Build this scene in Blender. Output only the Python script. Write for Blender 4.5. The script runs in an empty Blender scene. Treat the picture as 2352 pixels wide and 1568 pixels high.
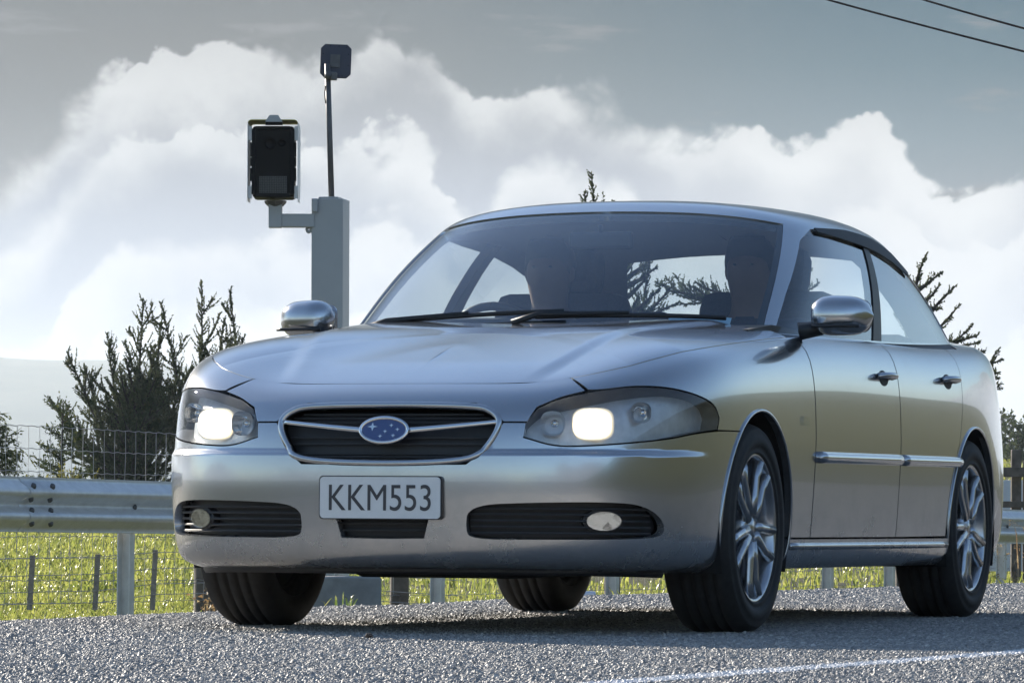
import bpy, bmesh, math, random
import numpy as np
from mathutils import Vector, Matrix
from mathutils.geometry import delaunay_2d_cdt

random.seed(7)
rng = np.random.default_rng(7)
SC = bpy.context.scene
COL = SC.collection
R = math.radians

# ------------------------------------------------------------------ camera
CAM_H, F_PX, PITCH, ROLL = 0.346, 11070.0, 0.03634, 0.00715     # focal length in units of a 2352 px wide picture
cd = bpy.data.cameras.new('camera')
cd.sensor_width = 36.0
cd.lens = 36.0 * F_PX / 2352.0
cd.clip_start = 0.2
cd.clip_end = 20000
cam = bpy.data.objects.new('camera', cd)
COL.objects.link(cam)
cam.matrix_world = Matrix.Translation((0, 0, CAM_H)) @ Matrix.Rotation(math.pi / 2 + PITCH, 4, 'X') @ Matrix.Rotation(ROLL, 4, 'Z')
SC.camera = cam

# ------------------------------------------------------------------ light and sky
SUN_AZ, SUN_EL = R(-38.0), R(23.0)       # azimuth from +Y towards +X
sl = bpy.data.lights.new('sun', 'SUN')
sl.energy = 5.0
sl.angle = R(0.6)
sl.color = (1.0, 0.91, 0.79)
sun = bpy.data.objects.new('sun', sl)
COL.objects.link(sun)
sdir = Vector((math.sin(SUN_AZ) * math.cos(SUN_EL), math.cos(SUN_AZ) * math.cos(SUN_EL), math.sin(SUN_EL)))
sun.rotation_euler = sdir.to_track_quat('Z', 'Y').to_euler()
SC.view_settings.view_transform = 'Standard'
SC.view_settings.look = 'None'
SC.view_settings.exposure = 1.15
SC.view_settings.gamma = 1.0
SC.view_settings.use_curve_mapping = False
SC.cycles.use_denoising = True
SC.cycles.max_bounces = 10
SC.cycles.transparent_max_bounces = 16
SC.cycles.volume_bounces = 0
SC.cycles.sample_clamp_indirect = 4.0


class NT:
    """short hand for building a node tree"""
    def __init__(s, tree):
        s.t = tree
        s.n = tree.nodes
        s.l = tree.links

    def new(s, kind, ins=None, **props):
        nd = s.n.new(kind)
        for k, v in props.items():
            setattr(nd, k, v)
        for k, v in (ins or {}).items():
            s.put(nd.inputs[k], v)
        return nd

    def put(s, sock, v):
        if isinstance(v, bpy.types.NodeSocket):
            s.l.new(v, sock)
        elif isinstance(v, bpy.types.Node):
            s.l.new(v.outputs[0], sock)
        else:
            if hasattr(sock.default_value, '__len__') and hasattr(v, '__len__') and len(sock.default_value) == 4 and len(v) == 3:
                v = tuple(v) + (1.0,)
            sock.default_value = v

    def m(s, op, a, b=0.0, c=None, clamp=False):
        nd = s.n.new('ShaderNodeMath')
        nd.operation = op
        nd.use_clamp = clamp
        s.put(nd.inputs[0], a)
        s.put(nd.inputs[1], b)
        if c is not None:
            s.put(nd.inputs[2], c)
        return nd.outputs[0]

    def ramp(s, fac, stops, interp='LINEAR'):
        nd = s.n.new('ShaderNodeValToRGB')
        cr = nd.color_ramp
        cr.interpolation = interp
        while len(cr.elements) < len(stops):
            cr.elements.new(0.5)
        for e, (p, c) in zip(cr.elements, stops):
            e.position = p
            e.color = tuple(c) + (1.0,) if hasattr(c, '__len__') else (c, c, c, 1.0)
        s.put(nd.inputs[0], fac)
        return nd.outputs[0]

    def mix(s, fac, a, b):
        nd = s.n.new('ShaderNodeMix')
        nd.data_type = 'RGBA'
        s.put(nd.inputs[0], fac)
        s.put(nd.inputs[6], a)
        s.put(nd.inputs[7], b)
        return nd.outputs[2]

    def noise(s, vec, scale, detail=4.0, rough=0.5, dist=0.0, dims='3D'):
        nd = s.n.new('ShaderNodeTexNoise')
        nd.noise_dimensions = dims
        if vec is not None:
            s.put(nd.inputs['Vector'], vec)
        nd.inputs['Scale'].default_value = scale
        nd.inputs['Detail'].default_value = detail
        nd.inputs['Roughness'].default_value = rough
        nd.inputs['Distortion'].default_value = dist
        return nd.outputs[0]

    def step(s, x, a, b):
        nd = s.n.new('ShaderNodeMapRange')
        nd.interpolation_type = 'SMOOTHSTEP'
        s.put(nd.inputs[0], x)
        s.put(nd.inputs[1], a)
        s.put(nd.inputs[2], b)
        return nd.outputs[0]


def build_world():
    w = bpy.data.worlds.new('World')
    SC.world = w
    w.use_nodes = True
    k = NT(w.node_tree)
    k.n.clear()
    out = k.new('ShaderNodeOutputWorld')
    sky = k.new('ShaderNodeTexSky', sky_type='NISHITA', sun_disc=False, sun_elevation=SUN_EL, sun_rotation=SUN_AZ,
                air_density=1.0, dust_density=0.3, ozone_density=2.0, altitude=50)
    tc = k.new('ShaderNodeTexCoord')
    d = tc.outputs['Generated']
    sep = k.new('ShaderNodeSeparateXYZ', {0: d})
    x, y, z = sep.outputs
    az = k.m('MULTIPLY', k.m('ARCTAN2', x, y), 57.2958)
    el = k.m('MULTIPLY', k.m('ARCSINE', z), 57.2958)
    # cumulus bank low over the horizon: its upper edge in degrees over azimuth
    ctl = [(-6.1, 4.05), (-5.6, 4.4), (-5.2, 5.0), (-4.6, 5.25), (-3.6, 5.6), (-2.9, 5.65), (-2.2, 5.55), (-1.5, 5.7), (-0.9, 5.4),
           (-0.45, 4.95), (0.2, 5.15), (0.9, 5.2), (1.35, 4.95), (1.8, 4.6), (2.6, 4.65), (3.3, 4.45), (4.2, 4.8), (4.7, 4.3), (5.2, 3.9), (6.1, 4.2)]
    fc = k.n.new('ShaderNodeFloatCurve')
    cu = fc.mapping.curves[0]
    pts = [((a + 7.0) / 14.0, e / 10.0) for a, e in ctl]
    pts = [(0.0, 0.36)] + pts + [(1.0, 0.45)]
    while len(cu.points) < len(pts):
        cu.points.new(0.5, 0.5)
    for p, (a, b) in zip(cu.points, pts):
        p.location = (a, b)
        p.handle_type = 'AUTO'
    fc.mapping.update()
    k.put(fc.inputs['Value'], k.m('DIVIDE', k.m('ADD', az, 7.0), 14.0, clamp=True))
    edge = k.m('MULTIPLY', fc.outputs[0], 10.0)
    wide = k.m('MULTIPLY', k.m('SUBTRACT', k.noise(d, 3.0, 3.0), 0.5), k.m('MULTIPLY', k.step(k.m('ABSOLUTE', az), 7.0, 20.0), 26.0))
    edge = k.m('ADD', edge, wide)
    # billows
    wv = k.new('ShaderNodeVectorMath', {0: d, 3: 1.0}, operation='SCALE').outputs[0]
    warp = k.new('ShaderNodeTexNoise', {'Vector': d, 'Scale': 55.0, 'Detail': 5.0})
    off = k.new('ShaderNodeVectorMath', {0: warp.outputs['Color'], 1: (0.5, 0.5, 0.5)}, operation='SUBTRACT').outputs[0]
    off = k.new('ShaderNodeVectorMath', {0: off, 3: 0.010}, operation='SCALE').outputs[0]
    dv = k.new('ShaderNodeVectorMath', {0: wv, 1: off}, operation='ADD').outputs[0]

    def puff(scale):
        v = k.new('ShaderNodeTexVoronoi', {'Vector': dv, 'Scale': scale, 'Smoothness': 0.25}, feature='SMOOTH_F1')
        return k.m('SUBTRACT', 0.55, v.outputs['Distance'])
    p1, p2, p3 = puff(75.0), puff(180.0), puff(430.0)
    n1 = k.m('SUBTRACT', k.noise(dv, 60.0, 6.0, 0.58), 0.5)
    n2 = k.m('SUBTRACT', k.noise(dv, 210.0, 6.0, 0.62), 0.5)
    bil = k.m('ADD', k.m('MULTIPLY', p1, 0.46), k.m('ADD', k.m('MULTIPLY', p2, 0.30), k.m('MULTIPLY', p3, 0.16)))
    bil = k.m('ADD', bil, k.m('ADD', k.m('MULTIPLY', n1, 0.45), k.m('MULTIPLY', n2, 0.30)))
    soft = k.noise(d, 26.0, 3.0)
    crisp = k.m('ADD', 0.10, k.m('MULTIPLY', k.step(soft, 0.40, 0.70), 0.65))
    low = k.step(el, 2.8, 0.8)                     # everything pales towards the horizon
    right = k.step(az, 0.5, 4.0)
    rimc = k.ramp(k.m('DIVIDE', el, 10.0), [(0.0, (0.92, 0.94, 0.97)), (0.25, (0.92, 0.93, 0.95)), (0.42, (0.86, 0.865, 0.87)), (0.54, (0.66, 0.66, 0.655)), (0.64, (0.56, 0.56, 0.555))])
    bellc = k.mix(k.step(el, 2.6, 5.4), (0.56, 0.60, 0.71), (0.33, 0.335, 0.35))

    def bank(edge_, amp, noise_scale, seed, reach):
        """one row of cumulus: coverage, colour"""
        wv2 = k.new('ShaderNodeVectorMath', {0: d, 1: (seed, seed * 0.7, seed * 1.3)}, operation='ADD').outputs[0]
        up = k.m('MULTIPLY', k.m('SUBTRACT', k.noise(wv2, noise_scale, 2.0), 0.5), amp)
        dep = k.m('ADD', k.m('SUBTRACT', k.m('ADD', edge_, up), el), k.m('MULTIPLY', bil, 0.75))
        cov = k.step(dep, 0.0, crisp)
        shade = k.step(k.m('ADD', dep, k.m('ADD', k.m('MULTIPLY', k.m('SUBTRACT', k.noise(wv2, 24.0, 6.0, 0.58), 0.5), 2.4), k.m('MULTIPLY', bil, -0.95))), 0.05, reach)
        shade = k.m('MULTIPLY', shade, k.m('SUBTRACT', 1.0, k.m('MULTIPLY', low, 0.85)))
        shade = k.m('MULTIPLY', shade, k.m('SUBTRACT', 1.0, k.m('MULTIPLY', right, 0.45)))
        return cov, k.mix(shade, rimc, bellc)
    c1, k1 = bank(edge, 0.0, 10.0, 0.0, 0.95)
    c2, k2 = bank(k.m('SUBTRACT', edge, 0.95), 1.9, 26.0, 3.1, 1.15)
    c3, k3 = bank(k.m('SUBTRACT', edge, 2.0), 2.2, 22.0, 7.7, 1.4)
    c4, k4 = bank(k.m('SUBTRACT', edge, 3.2), 1.8, 20.0, 12.3, 1.6)
    cover = c1
    ccol = k.mix(c4, k.mix(k.m('MULTIPLY', c3, 0.8), k.mix(k.m('MULTIPLY', c2, 0.9), k1, k2), k3), k4)
    # high thin veil above the bank, greyer to the left, open blue to the right
    veil = k.ramp(k.m('DIVIDE', el, 10.0), [(0.36, (0.76, 0.77, 0.79)), (0.48, (0.47, 0.475, 0.475)), (0.56, (0.385, 0.385, 0.375)), (0.66, (0.29, 0.32, 0.335)), (1.0, (0.24, 0.30, 0.36))])
    veilb = k.ramp(k.m('DIVIDE', el, 10.0), [(0.36, (0.66, 0.72, 0.78)), (0.45, (0.40, 0.55, 0.64)), (0.54, (0.16, 0.34, 0.44)), (0.64, (0.03, 0.20, 0.32)), (1.0, (0.16, 0.25, 0.36))])
    veil = k.mix(k.step(az, -3.5, 5.5), veil, veilb)
    wisp = k.noise(k.new('ShaderNodeVectorMath', {0: d, 1: (1.0, 1.0, 5.0)}, operation='MULTIPLY').outputs[0], 17.0, 6.0, 0.6)
    veil = k.mix(k.m('MULTIPLY', k.step(wisp, 0.60, 0.72), 0.75), veil, (0.62, 0.62, 0.62))
    blue = k.new('ShaderNodeBackground', {'Color': sky.outputs[0], 'Strength': 0.085})
    vbg = k.new('ShaderNodeBackground', {'Color': veil, 'Strength': 0.165})
    cbg = k.new('ShaderNodeBackground', {'Color': ccol, 'Strength': 0.395})
    # the veil covers the low sky on the sun's side and thins out overhead and behind
    front = k.m('MULTIPLY', k.m('MULTIPLY', k.step(az, 36.0, 9.0), k.step(az, -85.0, -45.0)), k.step(el, 32.0, 14.0))
    m1 = k.new('ShaderNodeMixShader', {0: front, 1: blue, 2: vbg})
    m2 = k.new('ShaderNodeMixShader', {0: k.m('MULTIPLY', cover, k.step(el, 24.0, 12.0)), 1: m1, 2: cbg})
    k.l.new(m2.outputs[0], out.inputs[0])


build_world()

# ------------------------------------------------------------------ helpers
def at(px, py, Y):
    """world point at depth Y seen at pixel (px, py) of a 2352 x 1568 picture"""
    a, b = (px - 1176.0), -(py - 784.0)
    cr, sr = math.cos(ROLL), math.sin(ROLL)
    u, v = a * cr - b * sr, b * cr + a * sr          # undo the roll
    cp, sp = math.cos(PITCH), math.sin(PITCH)
    dx, dy, dz = u, F_PX * cp - v * sp, F_PX * sp + v * cp
    s = Y / dy
    return Vector((dx * s, Y, CAM_H + dz * s))


def tag(o, label=None, cat=None, group=None, kind=None):
    if label: o['label'] = label
    if cat: o['category'] = cat
    if group: o['group'] = group
    if kind: o['kind'] = kind
    return o


def empty(name, loc=(0, 0, 0), rz=0.0):
    o = bpy.data.objects.new(name, None)
    o.empty_display_size = 0.1
    o.location = loc
    o.rotation_euler = (0, 0, rz)
    COL.objects.link(o)
    return o


def link(name, me, parent=None):
    o = bpy.data.objects.new(name, me)
    COL.objects.link(o)
    if parent is not None:
        o.parent = parent
    return o


class MB:
    """mesh builder: collects shapes, builds ONE mesh object"""
    def __init__(s):
        s.v, s.f, s.mi, s.sm, s.nr = [], [], [], [], []

    def add(s, verts, faces, mi=0, smooth=False, normals=None):
        o = len(s.v)
        s.v += [tuple(map(float, p)) for p in verts]
        s.f += [tuple(int(i) + o for i in f) for f in faces]
        s.mi += [mi] * len(faces)
        s.sm += [smooth] * len(faces)
        if normals is None:
            s.nr += [None] * len(verts)
        else:
            s.nr += [tuple(map(float, n)) for n in normals]
        return s

    def box(s, c, h, rz=0.0, mi=0, bev=0.0, rot=None):
        """box, centre c, half sizes h; bev chamfers all edges"""
        hx, hy, hz = h
        if bev <= 0:
            V = [(sx * hx, sy * hy, sz * hz) for sz in (-1, 1) for sy in (-1, 1) for sx in (-1, 1)]
            F = [(0, 2, 3, 1), (4, 5, 7, 6), (0, 1, 5, 4), (2, 6, 7, 3), (0, 4, 6, 2), (1, 3, 7, 5)]
        else:
            bm = bmesh.new()
            bmesh.ops.create_cube(bm, size=1.0)
            bmesh.ops.scale(bm, vec=(2 * hx, 2 * hy, 2 * hz), verts=bm.verts)
            bmesh.ops.bevel(bm, geom=list(bm.edges), offset=bev, segments=2, affect='EDGES', profile=0.5)
            bm.verts.index_update()
            V = [tuple(v.co) for v in bm.verts]
            F = [tuple(v.index for v in f.verts) for f in bm.faces]
            bm.free()
        M = rot if rot is not None else Matrix.Rotation(rz, 3, 'Z')
        c = Vector(c)
        return s.add([M @ Vector(p) + c for p in V], F, mi)

    def tube(s, pts, rad, n=8, mi=0, cap=True, smooth=True, flat=None):
        """tube through pts; rad number or list"""
        pts = [Vector(p) for p in pts]
        if not hasattr(rad, '__len__'):
            rad = [rad] * len(pts)
        V, F = [], []
        up = None
        for i, p in enumerate(pts):
            t = (pts[min(i + 1, len(pts) - 1)] - pts[max(i - 1, 0)]).normalized()
            if up is None:
                up = Vector((0, 0, 1)) if abs(t.z) < 0.9 else Vector((1, 0, 0))
            a = t.cross(up).normalized()
            b = a.cross(t).normalized()
            up = b
            for j in range(n):
                an = 2 * math.pi * j / n
                V.append(p + (a * math.cos(an) + b * math.sin(an) * (flat or 1.0)) * rad[i])
        for i in range(len(pts) - 1):
            for j in range(n):
                k = (j + 1) % n
                F.append((i * n + j, i * n + k, (i + 1) * n + k, (i + 1) * n + j))
        if cap:
            F.append(tuple(range(n - 1, -1, -1)))
            F.append(tuple((len(pts) - 1) * n + j for j in range(n)))
        return s.add(V, F, mi, smooth)

    def lathe(s, prof, c=(0, 0, 0), axis='Y', n=32, mi=0, smooth=True, close=False):
        """prof: list of (radius, along)"""
        V, F = [], []
        c = Vector(c)
        m = len(prof)
        for j in range(n):
            an = 2 * math.pi * j / n
            ca, sa = math.cos(an), math.sin(an)
            for r, a in prof:
                if axis == 'Y': V.append(c + Vector((r * ca, a, r * sa)))
                elif axis == 'X': V.append(c + Vector((a, r * ca, r * sa)))
                else: V.append(c + Vector((r * ca, r * sa, a)))
        for j in range(n):
            k = (j + 1) % n
            for i in range(m - 1 + (1 if close else 0)):
                i2 = (i + 1) % m
                F.append((j * m + i, k * m + i, k * m + i2, j * m + i2))
        return s.add(V, F, mi, smooth)

    def prism(s, poly, z0, z1, frame=None, mi=0):
        """poly in 2D extruded between z0 and z1; frame maps local (x, y, z) to 3D"""
        n = len(poly)
        V = [(a, b, z0) for a, b in poly] + [(a, b, z1) for a, b in poly]
        F = [tuple(range(n - 1, -1, -1)), tuple(range(n, 2 * n))] + [(i, (i + 1) % n, n + (i + 1) % n, n + i) for i in range(n)]
        if frame is not None:
            V = [frame @ Vector(p) for p in V]
        return s.add(V, F, mi)

    def ball(s, c, r, n=10, mi=0):
        rx, ry, rz = r if hasattr(r, '__len__') else (r, r, r)
        V, F = [], []
        for i in range(n + 1):
            th = math.pi * i / n
            for j in range(2 * n):
                ph = math.pi * j / n
                V.append((c[0] + rx * math.sin(th) * math.cos(ph), c[1] + ry * math.sin(th) * math.sin(ph), c[2] + rz * math.cos(th)))
        for i in range(n):
            for j in range(2 * n):
                k = (j + 1) % (2 * n)
                F.append((i * 2 * n + j, (i + 1) * 2 * n + j, (i + 1) * 2 * n + k, i * 2 * n + k))
        return s.add(V, F, mi, True)

    def mesh(s, name, mats):
        me = bpy.data.meshes.new(name)
        me.from_pydata(s.v, [], s.f)
        for m in (mats if isinstance(mats, (list, tuple)) else [mats]):
            me.materials.append(m)
        me.polygons.foreach_set('material_index', s.mi)
        me.polygons.foreach_set('use_smooth', s.sm)
        me.update()
        if any(n is not None for n in s.nr):
            me.polygons.foreach_set('use_smooth', [True] * len(s.f))
            me.update()
            vn = [tuple(v.normal) for v in me.vertices]
            me.normals_split_custom_set_from_vertices([n if n is not None else vn[i] for i, n in enumerate(s.nr)])
        return me

    def build(s, name, mats, parent=None):
        return link(name, s.mesh(name, mats), parent)


def tri_mesh(name, V, F, mat, smooth=False):
    """big triangle / quad meshes from numpy arrays"""
    V = np.asarray(V, np.float32)
    F = np.asarray(F, np.int32)
    me = bpy.data.meshes.new(name)
    me.vertices.add(len(V))
    me.vertices.foreach_set('co', V.ravel())
    k = F.shape[1]
    me.loops.add(F.size)
    me.loops.foreach_set('vertex_index', F.ravel())
    me.polygons.add(len(F))
    me.polygons.foreach_set('loop_start', np.arange(0, F.size, k, dtype=np.int32))
    me.polygons.foreach_set('loop_total', np.full(len(F), k, np.int32))
    if smooth:
        me.polygons.foreach_set('use_smooth', np.ones(len(F), bool))
    me.materials.append(mat)
    me.update(calc_edges=True)
    return me


MATS = {}


def pbsdf(name, color, rough=0.5, metal=0.0, coat=0.0, spec=0.5, noise=0.0, nscale=8.0, bump=0.0, bscale=60.0, rvar=0.0, emit=None, estr=0.0, color2=None):
    m = bpy.data.materials.new(name)
    m.use_nodes = True
    k = NT(m.node_tree)
    b = k.n['Principled BSDF']
    b.inputs['Roughness'].default_value = rough
    b.inputs['Metallic'].default_value = metal
    b.inputs['Coat Weight'].default_value = coat
    b.inputs['Coat Roughness'].default_value = 0.04
    b.inputs['Specular IOR Level'].default_value = spec
    tc = k.new('ShaderNodeTexCoord')
    if noise > 0 or color2 is not None:
        n = k.noise(tc.outputs['Object'], nscale, 6.0, 0.6)
        c2 = color2 if color2 is not None else tuple(c * (1 - noise) for c in color)
        k.put(b.inputs['Base Color'], k.ramp(n, [(0.35, c2), (0.65, color)]))
        if rvar > 0:
            k.put(b.inputs['Roughness'], k.m('ADD', rough - rvar / 2, k.m('MULTIPLY', n, rvar)))
    else:
        b.inputs['Base Color'].default_value = tuple(color) + (1,)
    if bump > 0:
        n2 = k.noise(tc.outputs['Object'], bscale, 4.0, 0.6)
        bp = k.new('ShaderNodeBump', {'Height': n2, 'Strength': bump, 'Distance': 0.004})
        k.put(b.inputs['Normal'], bp.outputs[0])
    if emit is not None:
        b.inputs['Emission Color'].default_value = tuple(emit) + (1,)
        b.inputs['Emission Strength'].default_value = estr
    MATS[name] = m
    return m


def glass_mat(name, tint, rough=0.0, ior=1.5, boost=0.0, gain=1.25):
    """thin pane: clear see-through with Fresnel reflection"""
    m = bpy.data.materials.new(name)
    m.use_nodes = True
    k = NT(m.node_tree)
    k.n.clear()
    out = k.new('ShaderNodeOutputMaterial')
    lw = k.new('ShaderNodeLayerWeight', {'Blend': 0.5})
    f2 = k.m('ADD', k.m('MULTIPLY', k.m('ADD', 0.04, k.m('MULTIPLY', k.m('POWER', lw.outputs['Facing'], 5.0), 0.96)), gain), boost, clamp=True)
    tr = k.new('ShaderNodeBsdfTransparent', {'Color': tuple(tint)})
    gl = k.new('ShaderNodeBsdfGlossy', {'Color': (0.95, 0.97, 1.0), 'Roughness': rough})
    mx = k.new('ShaderNodeMixShader', {0: f2, 1: tr, 2: gl})
    k.l.new(mx.outputs[0], out.inputs[0])
    MATS[name] = m
    return m


# ------------------------------------------------------------------ materials
def car_paint():
    m = pbsdf('silver_paint', (0.50, 0.515, 0.535), 0.20, metal=0.9, coat=1.0)
    k = NT(m.node_tree)
    b = k.n['Principled BSDF']
    tc = k.new('ShaderNodeTexCoord')
    sp = k.new('ShaderNodeSeparateXYZ', {0: tc.outputs['Object']})
    n = k.noise(tc.outputs['Object'], 7.0, 7.0, 0.65)
    fl = k.noise(tc.outputs['Object'], 900.0, 1.0, 0.5)
    film = k.m('MULTIPLY', k.step(sp.outputs[2], 0.55, 0.20), k.step(n, 0.20, 0.85))
    film = k.m('ADD', k.m('MULTIPLY', film, 0.34), k.m('MULTIPLY', k.step(n, 0.5, 0.8), 0.05))
    base = k.mix(fl, (0.47, 0.485, 0.505), (0.53, 0.545, 0.565))
    k.put(b.inputs['Base Color'], k.mix(film, base, (0.16, 0.145, 0.125)))
    k.put(b.inputs['Metallic'], k.m('SUBTRACT', 0.9, k.m('MULTIPLY', film, 0.7)))
    k.put(b.inputs['Roughness'], k.m('ADD', 0.20, k.m('MULTIPLY', film, 0.4)))
    k.put(b.inputs['Coat Weight'], k.m('SUBTRACT', 1.0, film))
    return m


paint = car_paint()
black_plastic = pbsdf('black_plastic', (0.018, 0.018, 0.02), 0.45, noise=0.25, nscale=40)
dark_trim = pbsdf('dark_trim', (0.03, 0.031, 0.034), 0.6, noise=0.2, nscale=30)
headliner = pbsdf('headliner_cloth', (0.17, 0.17, 0.175), 0.9, noise=0.1, nscale=80)
seat_cloth = pbsdf('seat_cloth', (0.045, 0.045, 0.05), 0.85, noise=0.3, nscale=120, bump=0.3, bscale=500)
chrome = pbsdf('chrome', (0.75, 0.76, 0.78), 0.12, metal=1.0)
satin = pbsdf('satin_metal', (0.55, 0.56, 0.58), 0.32, metal=1.0, noise=0.1, nscale=60)
alloy = pbsdf('alloy_wheel', (0.52, 0.53, 0.55), 0.27, metal=0.9, coat=0.5, noise=0.12, nscale=25)
rubber = pbsdf('tyre_rubber', (0.030, 0.029, 0.028), 0.75, noise=0.35, nscale=35, bump=0.3, bscale=160)
underbody = pbsdf('underbody', (0.014, 0.014, 0.014), 0.85, noise=0.4, nscale=20)
window_glass = glass_mat('window_glass', (0.90, 0.94, 0.93), gain=1.7)
windscreen_glass = glass_mat('windscreen_glass', (0.80, 0.86, 0.87), boost=0.05)
lens_glass = glass_mat('lens_glass', (0.93, 0.95, 0.96))
reflector = pbsdf('lamp_reflector', (0.72, 0.72, 0.72), 0.18, metal=1.0, noise=0.15, nscale=30)
lamp_bowl_m = pbsdf('lamp_housing', (0.62, 0.62, 0.62), 0.32, metal=0.35, noise=0.2, nscale=25)
lamp_wall_m = pbsdf('lamp_wall', (0.13, 0.13, 0.135), 0.45, noise=0.2, nscale=25)
def lit_lamp():
    """headlamp reflector with the lamp burning: white hot in the middle, warm and weaker towards the rim"""
    m = pbsdf('lit_headlamp', (0.7, 0.7, 0.66), 0.25, metal=0.3)
    k = NT(m.node_tree)
    b = k.n['Principled BSDF']
    tc = k.new('ShaderNodeTexCoord')
    sp = k.new('ShaderNodeSeparateXYZ', {0: tc.outputs['Generated']})
    dy, dz = k.m('ABSOLUTE', k.m('SUBTRACT', sp.outputs[1], 0.5)), k.m('ABSOLUTE', k.m('SUBTRACT', sp.outputs[2], 0.5))
    r = k.m('POWER', k.m('ADD', k.m('POWER', dy, 3.0), k.m('POWER', dz, 3.0)), 1.0 / 3.0)
    k.put(b.inputs['Emission Color'], k.mix(k.step(r, 0.22, 0.46), (1.0, 0.93, 0.76), (1.0, 0.78, 0.46)))
    k.put(b.inputs['Emission Strength'], k.m('ADD', 0.10, k.m('MULTIPLY', k.m('POWER', k.step(r, 0.54, 0.16), 1.7), 14.0)))
    return m


lamp_lit = lit_lamp()
galv_c = pbsdf('cast_iron', (0.10, 0.09, 0.085), 0.7, metal=0.4, noise=0.3, nscale=40)
amber = pbsdf('amber_lens', (0.55, 0.28, 0.03), 0.25, coat=0.6)
badge_blue = pbsdf('badge_blue', (0.03, 0.06, 0.20), 0.2, coat=1.0)
plate_white = pbsdf('plate_white', (0.74, 0.76, 0.76), 0.45, noise=0.05, nscale=30)
plate_ink = pbsdf('plate_ink', (0.05, 0.05, 0.056), 0.5)
mirror_m = pbsdf('mirror_glass', (0.8, 0.82, 0.85), 0.03, metal=1.0)
skin = pbsdf('skin', (0.20, 0.115, 0.08), 0.6, noise=0.1, nscale=30)
cloth_dark = pbsdf('dark_cloth', (0.035, 0.04, 0.06), 0.9, noise=0.3, nscale=60)
hair_m = pbsdf('dark_hair', (0.02, 0.016, 0.012), 0.6, noise=0.4, nscale=90)
sticker = pbsdf('blue_label', (0.42, 0.66, 0.80), 0.5, noise=0.15, nscale=30)
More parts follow.
